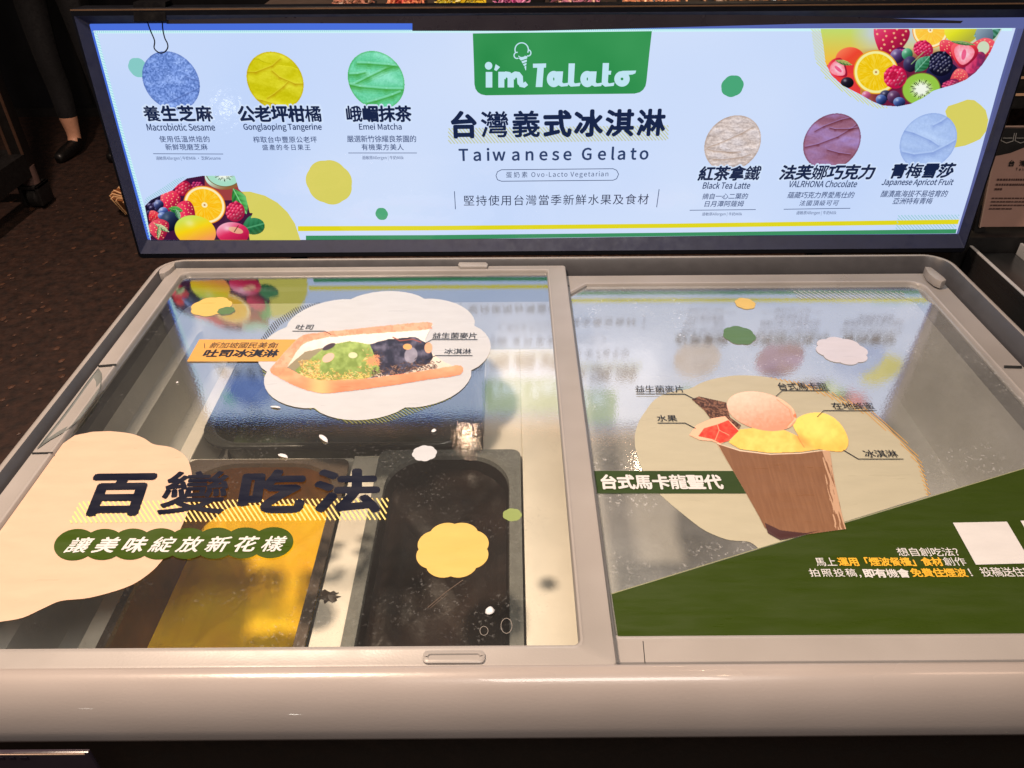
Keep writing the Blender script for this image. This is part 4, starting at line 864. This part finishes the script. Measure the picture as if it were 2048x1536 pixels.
p.m = np.maximum(reg * 1.0, 0) * ((inpoly(X, Y, [(290, 412), (303, 399), (325, 388), (345, 380), (358, 367), (375, 356), (405, 351), (470, 351), (480, 380), (500, 400), (506, 426), (496, 450), (500, 480), (302, 480)]) | (p.e(514, 415, 12, 12)[2] < 1) | (p.e(508, 452, 22, 17)[2] < 1) | (p.e(480, 402, 29, 15, 62)[2] < .8)) * 1.0)
p.build(S, d2, 'fruit_print', EPH, sign)
sp(d1, E_HG, lambda f_: f_.hatch([(288, 410), (292, 396), (330, 372), (352, 358), (372, 352), (362, 362), (345, 378), (303, 398)], 4, 45, 1.2), 'printed_hatching')
# fruit, upper corner
p = Paint(1638, 54, 2012, 218, 0.7); X, Y = p.X, p.Y
reg = inpoly(X, Y, [(1640, 57), (1646, 90), (1650, 125), (1662, 150), (1685, 171), (1715, 186), (1745, 203), (1765, 211), (1795, 213), (1820, 208), (1845, 196), (1865, 182), (1880, 177), (1905, 170), (1930, 160), (1950, 145), (1965, 128), (1980, 105), (1990, 82), (2004, 57)])
p.put(np.ones_like(X), p.lerp((196, 220, 110), (250, 186, 60), (Y - 60) / 70), cover=False); p.put(np.clip((X - 1700) / 40, 0, 1) * np.clip((120 - Y) / 50, 0, 1) * .8, (196, 206, 236), cover=False)
p.put(np.clip((X - 1700) / 60, 0, 1) * np.clip((Y - 95) / 30, 0, 1), (110, 26, 60), cover=False)
p.ball(1700, 120, 30, 26, (238, 70, 50), (250, 130, 90), (230, 90, 40), 0, 0); p.put(((X > 1640) & (Y > 130) & (X < 1720)) * .9, (230, 50, 60), cover=False)
p.straw(1780, 78, 38, 42, 12, base=(206, 34, 80), lite=(246, 110, 150)); p.citrus(1860, 60, 36, 36, 0, (255, 196, 60)); p.ball(1922, 62, 34, 26, (226, 226, 40), (250, 240, 90), (180, 180, 60), 0, .1); p.leaf(1975, 62, 30, 20, -20, (110, 170, 160), (150, 200, 190)); p.ball(1968, 70, 18, 22, (120, 140, 160), (150, 170, 180), (90, 110, 130), 0, 0)
p.berry(1801, 108, 16, 14, (196, 50, 130), (90, 20, 80), (250, 150, 220), 0, 4); p.ball(1794, 112, 14, 14, (90, 66, 120), (160, 140, 190), (40, 20, 60)); p.ball(1814, 108, 11, 12, (70, 150, 110), (150, 220, 180), (30, 90, 60)); p.ball(1820, 128, 14, 16, (50, 40, 80), (90, 90, 130), (20, 14, 40), 0, .2)
p.straw(1898, 102, 26, 20, 30, base=(220, 40, 70)); p.berry(1846, 98, 20, 17, (238, 50, 100), (176, 16, 70), (255, 170, 200), 20, 5); p.line([(1822, 128), (1846, 104)], 1.5, (150, 190, 120))
p.citrus(1751.5, 144, 45, 44, 10, (240, 196, 10), (238, 170, 30), (246, 240, 160)); p.straw(1676, 138, 21, 22, -50, cut=True); p.leaf(1687, 125, 18, 5, 15, (170, 170, 90), (210, 210, 130)); p.ball(1694, 165, 13, 11, (30, 24, 40), (60, 50, 70), (10, 8, 20))
p.straw(1955, 100, 20, 38, 70, base=(226, 60, 80)); p.put(p.soft(p.e(1966, 95, 12, 13, 20)[2], 8), (206, 220, 190)); p.put(((X > 1905) & (Y > 120)) * .55, (150, 60, 110), cover=False); p.ball(1950, 125, 26, 14, (206, 50, 100), (226, 90, 130), (120, 40, 90), -50, .1, .8)
p.straw(1927, 109, 29, 27, 10, cut=True, base=(234, 56, 66)); p.leaf(1925, 86, 26, 4, 8, (120, 150, 90), (190, 210, 140)); p.ball(1885, 150, 34, 28, (26, 26, 66), (40, 44, 90), (10, 10, 34), 0, 0); p.berry(1880, 127, 25, 25, (30, 30, 70), (10, 10, 34), (250, 250, 255), 20, 6)
p.straw(1915, 157, 17, 22, 50, base=(228, 76, 90)); p.berry(1900, 168, 18, 9, (226, 60, 110), (130, 30, 80), (250, 160, 190), -20, 4); p.leaf(1844, 128, 22, 13, -48, (64, 140, 106), (140, 200, 170)); p.kiwi(1842, 178, 39, 33, -8)
p.berry(1790, 154, 23, 23, (240, 48, 96), (190, 16, 70), (255, 180, 205), 0, 5); p.put(p.soft(p.e(1786, 150, 9, 7, -30)[2], 6) * .8, (176, 14, 56), cover=False)
p.ball(1771, 190, 12, 10, (40, 40, 70), (90, 90, 130), (14, 10, 30)); p.ball(1787, 194, 13, 13, (90, 50, 90), (130, 100, 140), (40, 20, 50)); p.ball(1762, 199, 11, 10, (60, 84, 150), (150, 176, 226), (20, 30, 70)); p.ball(1798, 204, 12, 10, (60, 84, 150), (150, 176, 226), (20, 30, 70)); p.ball(1732, 190, 9, 8, (206, 100, 140), (236, 170, 200), (150, 60, 100))
p.m = reg * 1.0
p.build(S, d2, 'fruit_print', EPH, sign)
sp(d1, E_HY, lambda f_: f_.hatch([(1622, 58), (1644, 58), (1648, 100), (1652, 128), (1665, 152), (1690, 174), (1720, 190), (1750, 207), (1780, 216), (1755, 217), (1715, 202), (1680, 180), (1650, 155), (1630, 120)], 4.4, 45, 1.5), 'printed_hatching')
# lettering on the sign
def st(b_, bx, m_=None, **k): return text(S, k.pop('d', d4), b_, bx, m_ or E_N, sign, **k)
HL = backlit('ink_halo', (212, 229, 255))
for b_, bx in (('養生芝麻', (291, 210, 429, 243)), ('公老坪柑橘', (479, 210, 646, 244)), ('峨嵋抹茶', (694, 210, 825, 244))): st(b_, bx, bold=0.042, halo=HL, halo_w=0.095)
for b_, bx in (('紅茶拿鐵', (1393, 331, 1521, 362)), ('法芙娜巧克力', (1555, 329, 1747, 360)), ('青梅雪莎', (1775, 326, 1905, 357))): st(b_, bx, bold=0.040, slant=0.14, dy=-1.5, halo=HL, halo_w=0.09)
for b_, bx, sl in (('Macrobiotic Sesame', (296, 246, 432, 261), 0), ('Gonglaoping Tangerine', (489, 246, 645, 263), 0), ('Emei Matcha', (719, 246, 804, 259), 0), ('Black Tea Latte', (1404, 363, 1500, 377), .12), ('VALRHONA Chocolate', (1575, 360, 1713, 374), .12), ('Japanese Apricot Fruit', (1760, 357, 1904, 373), .12)):
    st(b_, bx, E_N2, bold=0.022, slant=sl)
for b_, bx, sl in (('使用低溫烘焙的', (321, 271, 421, 284), 0), ('新鮮現磨芝麻', (333, 287, 417, 300), 0), ('榨取台中豐原公老坪', (508, 272, 635, 285), 0), ('盛產的冬日果王', (526, 288, 622, 300), 0), ('嚴選新竹徐耀良茶園的', (695, 270, 833, 284), 0), ('有機東方美人', (724, 287, 808, 300), 0),
                   ('摘自一心二葉的', (1403, 386, 1495, 398), .12), ('日月潭阿薩姆', (1408, 401, 1487, 413), .12), ('蘊藏巧克力界愛馬仕的', (1573, 383, 1707, 396), .12), ('法國頂級可可', (1597, 400, 1676, 411), .12), ('釀漬高海拔不易培育的', (1759, 380, 1893, 394), .12), ('亞洲特有青梅', (1783, 395, 1863, 408), .12)):
    st(b_, bx, E_N3, bold=0.010, slant=sl, dy=-0.5 if sl else 0)
for b_, bx in (('過敏原Allergen | 牛奶Milk · 芝麻Sesame', (314, 312, 443, 321)), ('過敏原Allergen | 牛奶Milk', (725, 311, 808, 320)), ('過敏原Allergen | 牛奶Milk', (1403, 424, 1483, 432)), ('過敏原Allergen | 牛奶Milk', (1591, 421, 1671, 430))): st(b_, bx, E_N3)
sp(d3, E_N3, lambda f_: f_.stroke([(307, 307), (447, 307.6)], 1.2), 'ruled_line')
sp(d3, E_N3, lambda f_: f_.stroke([(697, 305.5), (834, 305.5)], 1.2), 'ruled_line')
sp(d3, E_N3, lambda f_: f_.stroke([(1379, 420), (1511, 418.6)], 1.2), 'ruled_line')
sp(d3, E_N3, lambda f_: f_.stroke([(1567, 418), (1700, 416)], 1.2), 'ruled_line')
sp(d3, E_H, lambda f_: f_.hatch([(896, 256), (1337, 250), (1336, 280), (897, 287)], 5.2, 50, 2.2), 'printed_hatching')
st('台灣義式冰淇淋', (903, 221, 1329, 277), bold=0.042, dy=-5)
st('Taiwanese Gelato', (918, 295, 1296, 322), E_N2, bold=0.028, dy=-3)
st('蛋奶素 Ovo-Lacto Vegetarian', (1012, 343, 1216, 357), E_N2, dy=-2)
sp(d3, E_N2, lambda f_: f_.stroke([(1003, 339), (1226, 337), (1233, 340), (1237, 348), (1233, 357), (1226, 360), (1003, 362), (995, 359), (992, 351), (995, 343), (1003, 339)], 1.3), 'pill_outline')
st('堅持使用台灣當季新鮮水果及食材', (928, 390, 1296, 411), E_N, dy=-3)
sp(d3, E_N2, lambda f_: f_.stroke([(909, 382), (911, 418)], 1.4), 'bar_mark')
sp(d3, E_N2, lambda f_: f_.stroke([(1318, 378), (1313, 414)], 1.4), 'bar_mark')
# black strip stuck along the upper edge
b = Flat(S, 0.0085)
b.poly([(338, 38), (338, 46), (600, 45), (826, 45), (826, 60), (1060, 60), (1200, 57), (1400, 51.5), (1600, 46), (1780, 44), (1915, 45), (1920, 40), (1700, 32), (1500, 28), (1200, 27), (826, 30), (600, 32)])
b.build('black_tape_strip', pmat('tape_black', (42, 40, 50), 0.3, vary=0.1, scale=12, bump=0.3, bscale=14, coat=0.3), sign)
b = Flat(S, 0.0052); b.poly([(1962, 300), (2031, 56), (2042, 56), (1974, 300)]); 
cs = NT('clear_sleeve'); _e = cs.n('ShaderNodeBsdfTransparent'); _g = cs.n('ShaderNodeBsdfGlossy', Roughness=0.15); cs = cs.done(cs.mixs(0.18, _e.outputs[0], _g.outputs[0]))
b.build('clear_sleeve_edge', cs, sign)
b = MB()
for v0, x_ in ((0, -0.35), (0, 0.47)): b.box(x_, x_ + 0.025, 1.110, 1.118, -0.80, 0.03)
for x_ in (-0.35, 0.47):
    b = MB(); b.box(x_, x_ + 0.025, 1.110, 1.118, -0.80, 0.03); b.build('support_post', SB, sign)

# binder clip
clip = thing('binder_clip', tuple(S.w((-0.485, 0.345), 0.01)), 'black binder clip with wire loop hanging on the upper frame of the sign', 'clip')
c0, c1 = S.uv(278, 41), S.uv(341, 41); b = MB(); xa, xb = c0[0], c1[0]; vb = c0[1]
pr = [(vb, 0.0140), (vb + 0.001, 0.0158), (0.3650, 0.004), (0.3655, -0.016), (0.3640, -0.018), (vb, -0.0255), (vb, -0.024), (0.3620, -0.014), (0.3615, 0.002)]
b.loops([[tuple(S.w((x, v), d)) for v, d in pr] for x in (xa, xb)], cap0=True, cap1=True, sm=False)
b.build('clip_body', pmat('clip_black', (5, 5, 8), 0.8, spec=0.08), clip)
wp = [(294, 42), (300, 62), (307, 82), (305, 96), (308, 103), (313, 107), (319, 108), (326, 105), (331, 97), (330, 88), (325, 78), (321, 60), (320, 42)]
SM = []
for i in range(len(wp) - 1):
    p0, p1, p2, p3 = [np.array(wp[max(0, min(len(wp) - 1, i + k))], float) for k in (-1, 0, 1, 2)]
    for t in (0, .25, .5, .75): SM.append(tuple(0.5 * ((2 * p1) + (-p0 + p2) * t + (2 * p0 - 5 * p1 + 4 * p2 - p3) * t * t + (-p0 + 3 * p1 - 3 * p2 + p3) * t ** 3)))
SM.append(wp[-1]); SP = Plane(S.w((0, 0), 0.012), S.U, S.V)
b = MB(); b.tube([SP.w(SP.uv(*q), -0.008 * min(1, i / 18)) for i, q in enumerate(SM)], 0.00085, 8); b.build('wire_handle', pmat('clip_wire', (40, 42, 50), 0.3, metal=0.8), clip)

# ================================================================== AROUND AND BEHIND
# label holder below the bumper
LH = Plane((0, 0.318, 0), (1, 0, 0), (0, 0, 1)); q0 = LH.uv(176, 1506); lh = thing('price_holder', (-0.4, 0.318, q0[1] - 0.03), 'dark plastic price holder with bright upper edge hanging below the bumper', 'label holder')
b = MB(); b.box(-0.62, q0[0], 0.318, 0.3215, q0[1] - 0.06, q0[1]); b.build('holder_plate', pmat('smoky_acrylic', (58, 50, 62), 0.2, vary=0.1), lh, bevel=0.0012)
b = MB(); b.box(-0.615, q0[0] - 0.003, 0.3176, 0.318, q0[1] - 0.0022, q0[1] - 0.0008); b.build('holder_edge', pmat('pale_edge', (226, 196, 176), 0.3), lh)
b = MB(); rnd = random.Random(8)
for i in range(26):
    x = -0.60 + i * 0.0085
    if x < q0[0] - 0.02: b.box(x, x + rnd.uniform(0.004, 0.007), 0.3172, 0.3178, q0[1] - 0.0075 - rnd.uniform(0, .001), q0[1] - 0.0045)
b.build('printed_marks', pmat('marks', (30, 22, 44), 0.5), lh, kind='stuff')

STEEL = pmat('brushed_steel', (96, 100, 104), 0.30, metal=0.9, vary=0.08, scale=20, stretch=(1, 0.05, 1))
RAIL = pmat('bright_rail', (214, 218, 224), 0.3, metal=0.3)
BLK = pmat('matt_black', (16, 15, 16), 0.5)
un = thing('steel_counter', (0.95, 0.8, -0.85), 'stainless steel counter unit with stepped rails beside the freezer', 'counter')
b = MB(); b.box(0.7325, 0.7365, 0.30, 1.122, -0.80, 0.0); b.build('side_panel', STEEL, un, bevel=0.0012)
b = MB(); b.box(0.7320, 0.7375, 0.30, 1.122, 0.0002, 0.0022); b.build('edge_rail', RAIL, un, bevel=0.0008)
b = MB(); b.box(0.7375, 0.811, 0.30, 1.122, -0.03, -0.012); b.build('lower_step', STEEL, un, bevel=0.001)
b = MB(); b.box(0.812, 0.816, 0.30, 1.122, -0.03, 0.006); b.build('step_rail', RAIL, un, bevel=0.001)
b = MB(); b.box(0.8165, 1.30, 0.30, 1.122, -0.05, -0.018); b.build('tray_floor', STEEL, un, bevel=0.001)
b = MB(); b.box(0.74, 1.30, 0.30, 1.12, -0.85, -0.055); b.build('cabinet', BLK, un)
# plinth and card stand
st_ = thing('card_plinth', (0.95, 1.2, -0.3), 'black plinth block under the acrylic information card', 'plinth')
b = MB(); b.box(0.712, 1.30, 1.130, 1.60, -0.85, 0.012); b.build('block', BLK, st_, bevel=0.003)
b = MB(); b.box(0.712, 0.722, 1.126, 1.129, 0.02, 0.06); b.build('copper_tab', pmat('copper', (226, 140, 96), 0.25, metal=0.8), st_)
CP = Plane((0.7550, 1.150, 0.018), (1, 0, 0), (0, sin(radians(16)), cos(radians(16))))
cd = thing('information_card', (0.80, 1.15, 0.013), 'leaning acrylic card holder with pinkish leaflet and black heading beside the sign', 'card')
tl, bl = CP.uv(1999, 253), CP.uv(1959, 455)
def cbox(x0, x1, v0, v1, d0, d1, name, m):
    b = MB(); vs = [tuple(CP.w((x, v), d)) for d in (d0, d1) for x, v in ((x0, v0), (x1, v0), (x1, v1), (x0, v1))]
    b.add(vs, [(3, 2, 1, 0), (4, 5, 6, 7), (0, 1, 5, 4), (1, 2, 6, 5), (2, 3, 7, 6), (3, 0, 4, 7)]); return b.build(name, m, cd)
xl = (tl[0] + bl[0]) / 2; vt, vb_ = tl[1], bl[1]
LEAF = pmat('leaflet_paper', (176, 140, 128), 0.35, vary=0.03, coat=0.4)
cbox(xl + 0.001, xl + 0.20, vb_ + 0.001, vt - 0.001, -0.0008, 0.0, 'leaflet', LEAF)
ga = pmat('acrylic_edge', (190, 160, 144), 0.15)
cbox(xl - 0.0012, xl + 0.001, vb_, vt, -0.002, 0.002, 'acrylic_edge', ga); cbox(xl - 0.0012, xl + 0.20, vt - 0.001, vt + 0.0012, -0.002, 0.002, 'acrylic_edge', ga)
f_ = Flat(CP, 0.0006); f_.poly([(2000, 256), (2120, 256), (2120, 262), (2048, 295), (2020, 306), (1991, 312)]); f_.build('black_heading', BLK, cd)
def ct(b_, bx, **k):
    text(CP, 0.0012, b_, bx, k.pop('m', BLK), cd, **k)
WP = pmat('white_ink', (200, 196, 190), 0.5)
ct('台灣義式冰淇淋', (2015, 320, 2160, 333), bold=0.04); ct('Taiwanese Gelato', (2030, 335, 2120, 341), bold=.01)
f_ = Flat(CP, 0.0012); rnd = random.Random(5)
for yy, x_, hh in ((357, 1993, 5), (367, 1991, 5), (376, 1988, 5), (395, 1983, 3), (402, 1981, 3), (409, 1979, 3), (416, 1977, 3)):
    x = x_ + rnd.uniform(0, 1); xe = 2060 if yy not in (376, 416) else (2000 if yy == 376 else 2022)
    while x < xe:
        w_ = rnd.uniform(2.5, 5) if hh == 5 else rnd.uniform(4, 10); f_.poly([(x, yy), (x + w_, yy), (x + w_ - .8, yy + hh * .8), (x - .8, yy + hh * .8)]); x += w_ + rnd.uniform(.8, 1.6)
f_.build('small_print', pmat('print_brown', (84, 58, 54), 0.5), cd)
f_ = Flat(CP, 0.0012); f_.stroke([(2004, 266), (2001, 281), (2012, 286), (2025, 282), (2028, 266)], .9); f_.stroke([(2032, 266), (2029, 281), (2040, 286), (2052, 282)], .9); f_.stroke([(2005, 276), (2024, 276)], .9); f_.stroke([(2032, 276), (2050, 276)], .9); f_.build('badge_marks', WP, cd)
cbox(xl - 0.006, xl + 0.012, vb_ - 0.016, vb_ + 0.035, -0.012, -0.003, 'holder_foot', BLK)

# trays stacked beyond the plinth
for i, (px0, py0, py1, lab) in enumerate(((2034, 128, 134, 'top black tray with kraft paper stacked behind the information card'), (2020, 153, 157, 'middle black tray with thin tan rim behind the information card'), (2014, 187, 195, 'lowest black tray with pale rim behind the information card'))):
    TP = Plane((0, 1.62 - 0.03 * i, 0), (1, 0, 0), (0, 0, 1)); a = TP.uv(px0, py0); t = thing('serving_tray', (a[0] + 0.2, TP.B[1], a[1] - 0.04), lab, 'tray', 'trays behind the information card')
    b = MB(); b.box(a[0], a[0] + 0.4, TP.B[1], TP.B[1] + 0.25, a[1] - 0.03, a[1] - 0.004); b.build('tray_body', BLK, t, bevel=0.002)
    b = MB(); b.box(a[0] - 0.002, a[0] + 0.402, TP.B[1] - 0.003, TP.B[1], a[1] - 0.004, a[1]); b.build('tray_rim', pmat('tan_rim', (196, 160, 130), 0.35), t)
    if i == 0: b = MB(); b.box(a[0] + 0.003, a[0] + 0.38, TP.B[1] + 0.02, TP.B[1] + 0.2, a[1] - 0.004, a[1] + 0.030); b.build('kraft_paper', pmat('kraft', (176, 128, 70), 0.7, vary=0.1), t)

# buffet counter with food, seen over the top of the sign
bc = thing('buffet_counter', (0.65, 2.3, -0.85), 'brown stone fronted buffet counter behind the lit sign', 'counter')
b = MB(); b.box(-0.62, 1.9, 1.80, 2.9, -0.85, 0.155); b.build('stone_body', pmat('brown_stone', (120, 92, 80), 0.5, vary=0.2, c2=(44, 32, 28), scale=60, bump=0.5, bscale=120), bc)
b = MB(); b.box(-0.64, 1.92, 1.78, 2.92, 0.156, 0.175); b.build('counter_top', pmat('counter_top', (70, 60, 54), 0.35), bc, bevel=0.003)
foods = [(-0.36, 0.10, (150, 112, 92), (190, 130, 110), 'tray of brownish salad farthest along the counter'), (-0.235, 0.09, (214, 96, 84), (236, 150, 110), 'tray of red pickled vegetables on the buffet counter'), (-0.115, 0.13, (236, 206, 40), (200, 190, 60), 'tray of yellow shredded peppers on the buffet counter'),
         (0.005, 0.085, (222, 90, 170), (240, 160, 210), 'tray of magenta cabbage beside the yellow peppers'), (0.155, 0.13, (190, 120, 150), (230, 190, 170), 'tray of purple onions on the buffet counter'), (0.33, 0.16, (240, 184, 140), (226, 150, 110), 'tray of peach coloured shrimp on the buffet counter'),
         (0.55, 0.20, (176, 126, 90), (120, 90, 60), 'tray of brown mushrooms on the buffet counter'), (0.80, 0.2, (120, 90, 70), (90, 70, 50), 'tray of dark greens near the end of the buffet counter'), (1.03, 0.19, (240, 150, 60), (226, 120, 40), 'tray of orange fried food at the end of the buffet counter')]
for i, (x, w_, c1_, c2_, lab) in enumerate(foods):
    t = thing('food_tray', (x, 1.93, 0.176), lab, 'food tray', 'food trays on the buffet counter')
    b = MB(); b.loops([rrect(x - w_ / 2 + .01, x + w_ / 2 - .01, 1.86, 2.02, 0.01, 4, 0.177), rrect(x - w_ / 2 + .004, x + w_ / 2 - .004, 1.85, 2.03, 0.012, 4, 0.212), rrect(x - w_ / 2 + .008, x + w_ / 2 - .008, 1.854, 2.026, 0.012, 4, 0.212), rrect(x - w_ / 2 + .012, x + w_ / 2 - .012, 1.864, 2.016, 0.012, 4, 0.182)], cap0=True, cap1=True)
    b.build('tray', STEEL, t)
    b = MB(); rnd = random.Random(i)
    for k in range(150):
        cx, cy = x + rnd.uniform(-.5, .5) * (w_ - .03), rnd.uniform(1.866, 2.01); cz = 0.19 + 0.055 * (1 - ((cx - x) / w_ * 1.6) ** 2) * rnd.uniform(.3, 1); L_ = rnd.uniform(0.008, 0.02); r_ = rnd.uniform(0.0018, 0.004); d = Vector((rnd.uniform(-1, 1), rnd.uniform(-1, 1), rnd.uniform(-.5, .5))).normalized(); s_v = d.orthogonal()
        pts = [Vector((cx, cy, cz)) + d * L_ * tt + s_v * 0.4 * L_ * (1 - tt * tt) for tt in (-1, -.4, .4, 1)]
        b.tube(pts, [r_ * .4, r_, r_, r_ * .4], 5, mi=k % 2)
    b.build('food_pieces', [pmat('food_a%d' % i, c1_, 0.35), pmat('food_b%d' % i, c2_, 0.35)], t, kind='stuff')
b = MB(); b.box(0.046, 0.078, 1.835, 1.848, 0.176, 0.40); tag(b.build('black_post', BLK, bevel=0.002), 'black upright post between the magenta and purple food trays', 'post')

# dark cabinet and trolley far back, scrap and basket
cab = thing('dark_cabinet', (-3.0, 5.0, -0.85), 'dark navy storage cabinet far behind the freezer', 'cabinet')
b = MB(); b.box(-5.5, -1.0, 4.70, 5.4, -0.85, 1.4); b.build('carcass', pmat('navy_black', (12, 15, 26), 0.5, vary=0.2, c2=(4, 5, 9), scale=2.5), cab)
b = MB(); b.box(-5.5, -1.0, 4.68, 4.70, -0.85, -0.80); b.build('kick_board', pmat('kick', (22, 20, 22), 0.6), cab)
for x_ in (-4.0, -2.5):
    b = MB(); b.box(x_, x_ + 0.02, 4.692, 4.70, -0.78, 1.3); b.build('door_gap', BLK, cab)
# a person standing in dark clothes; only the lower legs reach into the picture
def person():
    ax, ay = -2.285, 4.06
    J = {'pelvis': (ax + .10, ay, 0.10, .125), 'waist': (ax + .10, ay, 0.25, .115), 'chest': (ax + .10, ay - .01, 0.45, .135), 'neck': (ax + .10, ay - .01, 0.60, .05), 'head0': (ax + .10, ay - .03, 0.70, .075), 'head1': (ax + .10, ay - .035, 0.78, .085), 'crown': (ax + .10, ay - .02, 0.845, .055)}
    E_ = [('pelvis', 'waist'), ('waist', 'chest'), ('chest', 'neck'), ('neck', 'head0'), ('head0', 'head1'), ('head1', 'crown')]
    for s_, nm in ((-1, 'a'), (1, 'b')):
        hx = ax + .10 + s_ * .10
        J.update({'hip' + nm: (hx, ay, 0.04, .088), 'knee' + nm: (hx + s_ * .01, ay - .01, -0.38, .062), 'calf' + nm: (hx + s_ * .01, ay + .01, -0.52, .060), 'hem' + nm: (hx + s_ * .01, ay, -0.66, .052), 'ankle' + nm: (hx + s_ * .01, ay, -0.745, .034), 'heel' + nm: (hx + s_ * .01, ay - .01, -0.805, .040), 'ball' + nm: (hx + s_ * .03, ay - .12, -0.820, .036), 'toe' + nm: (hx + s_ * .035, ay - .185, -0.826, .026),
                  'sho' + nm: (ax + .10 + s_ * .17, ay, 0.53, .058), 'elb' + nm: (ax + .10 + s_ * .235, ay + .02, 0.25, .045), 'wri' + nm: (ax + .10 + s_ * .22, ay - .14, 0.12, .030), 'palm' + nm: (ax + .10 + s_ * .21, ay - .17, 0.07, .034)})
        E_ += [('pelvis', 'hip' + nm), ('hip' + nm, 'knee' + nm), ('knee' + nm, 'calf' + nm), ('calf' + nm, 'hem' + nm), ('hem' + nm, 'ankle' + nm), ('ankle' + nm, 'heel' + nm), ('heel' + nm, 'ball' + nm), ('ball' + nm, 'toe' + nm), ('chest', 'sho' + nm), ('sho' + nm, 'elb' + nm), ('elb' + nm, 'wri' + nm), ('wri' + nm, 'palm' + nm)]
        for f in range(5):
            k = 'f%d' % f + nm; fx = ax + .10 + s_ * .23; t = (f - 1.5) * .016
            if f < 4: J[k] = (fx - s_ * .02, ay - .17 + t, 0.015, .0085); J[k + 't'] = (fx - s_ * .035, ay - .17 + t, -0.022 + .006 * abs(f - 1), .0075)
            else: J[k] = (fx - s_ * .03, ay - .215, 0.045, .010); J[k + 't'] = (fx - s_ * .04, ay - .225, 0.015, .0085)
            E_ += [('palm' + nm, k), (k, k + 't')]
    names = list(J); me = bpy.data.meshes.new('person'); me.from_pydata([J[k][:3] for k in names], [(names.index(a), names.index(b)) for a, b in E_], [])
    o = bpy.data.objects.new('person', me); col.objects.link(o)
    m = o.modifiers.new('skin', 'SKIN'); m.use_smooth_shade = True
    for i, k in enumerate(names): me.skin_vertices[0].data[i].radius = (J[k][3], J[k][3]); me.skin_vertices[0].data[i].use_root = (k == 'pelvis')
    o.modifiers.new('sub', 'SUBSURF').render_levels = 1; o.modifiers['sub'].levels = 1
    dg = bpy.context.evaluated_depsgraph_get(); m2 = bpy.data.meshes.new_from_object(o.evaluated_get(dg)); bpy.data.objects.remove(o)
    for q in (pmat('skin', (214, 160, 132), 0.5), pmat('navy_trousers', (5, 6, 13), 0.8), pmat('dark_jacket', (14, 15, 20), 0.8), pmat('black_shoe', (12, 11, 12), 0.4), pmat('black_hair', (14, 11, 10), 0.5)): m2.materials.append(q)
    for p_ in m2.polygons:
        c = p_.center; x, z = c[0], c[2]; arm = abs(x - ax - .10) > .165 and z > -0.2
        p_.material_index = 3 if z < -0.775 or (z < -0.66 and x > ax + .1) else 0 if z < -0.675 else (2 if z > 0.10 else 0) if arm else 1 if z < 0.16 else 2 if z < 0.58 else (4 if (z > 0.80 or c[1] > ay) else 0); p_.use_smooth = True
    o = link('person', m2); tag(o, 'person in dark clothes with one bare ankle standing far back beside the trolley', 'person')
person()

tr = thing('metal_trolley', (-2.12, 3.3, -0.85), 'dark metal trolley with chrome edged post and black caster on the floor', 'trolley')
CH = pmat('dull_chrome', (120, 92, 78), 0.3, metal=0.7)
def beam(a, b_, r, name, m):
    q = MB(); q.tube([a, b_], r, 8); return q.build(name, m, tr)
px_, py_ = -2.15, 3.34
b = MB(); b.box(px_ - .03, px_ + .03, py_ - .03, py_ + .03, -0.66, 1.2); b.build('post', pmat('post_dark', (22, 20, 20), 0.4), tr, bevel=0.004)
for sx in (-0.03, 0.024):
    b = MB(); b.box(px_ + sx - .004, px_ + sx + .008, py_ - .034, py_ - .030, -0.60, 1.2); b.build('chrome_trim', CH, tr)
b = MB(); b.box(px_ - 1.2, px_ - .03, py_ - .03, py_ + .03, -0.68, -0.60); b.build('cross_bar', BLK, tr)
b = MB(); b.box(px_ - .05, px_ + .03, py_ - 1.0, py_ - .03, -0.70, -0.60); b.build('side_bar', BLK, tr)
b = MB(); b.tube([(px_, py_, -0.76), (px_, py_, -0.66)], 0.035, 12); b.build('caster_stem', pmat('stem', (96, 76, 72), 0.4), tr)
b = MB(); b.box(px_ - .045, px_ - .03, py_ - .05, py_ + .05, -0.83, -0.74); b.box(px_ + .03, px_ + .045, py_ - .05, py_ + .05, -0.83, -0.74); b.box(px_ - .045, px_ + .045, py_ - .05, py_ + .05, -0.755, -0.74); cf = b.build('caster_fork', BLK, tr, bevel=.003)
b = MB(); b.tube([(px_ - .024, py_, -0.80), (px_ - .018, py_, -0.80), (px_ + .018, py_, -0.80), (px_ + .024, py_, -0.80)], [0.042, 0.05, 0.05, 0.042], 20); b.build('caster_wheel', pmat('tyre', (20, 19, 20), 0.6), tr)

bk = thing('round_basket', (-1.66, 3.28, -0.85), 'round tan rattan basket on the floor half hidden behind the sign', 'basket')
b = MB(); n = 28; cx, cy = -1.655, 3.28
b.loops([[(cx + r * cos(2 * pi * i / n), cy + r * sin(2 * pi * i / n), z) for i in range(n)] for r, z in ((0.075, -0.849), (0.10, -0.80), (0.115, -0.76), (0.108, -0.758), (0.09, -0.79), (0.02, -0.80))], cap0=True, cap1=True); b.build('bowl', pmat('rattan', (150, 92, 50), 0.6, vary=0.2, scale=30), bk)
b = MB()
for i in range(18):
    a = 2 * pi * i / 18; b.tube([(cx + .03 * cos(a), cy + .03 * sin(a), -0.795), (cx + .108 * cos(a), cy + .108 * sin(a), -0.755), (cx + .118 * cos(a), cy + .118 * sin(a), -0.762), (cx + .08 * cos(a), cy + .08 * sin(a), -0.845)], 0.004, 5)
b.build('rattan_stakes', pmat('stake', (236, 190, 140), 0.5), bk, kind='stuff')

set_all_text()
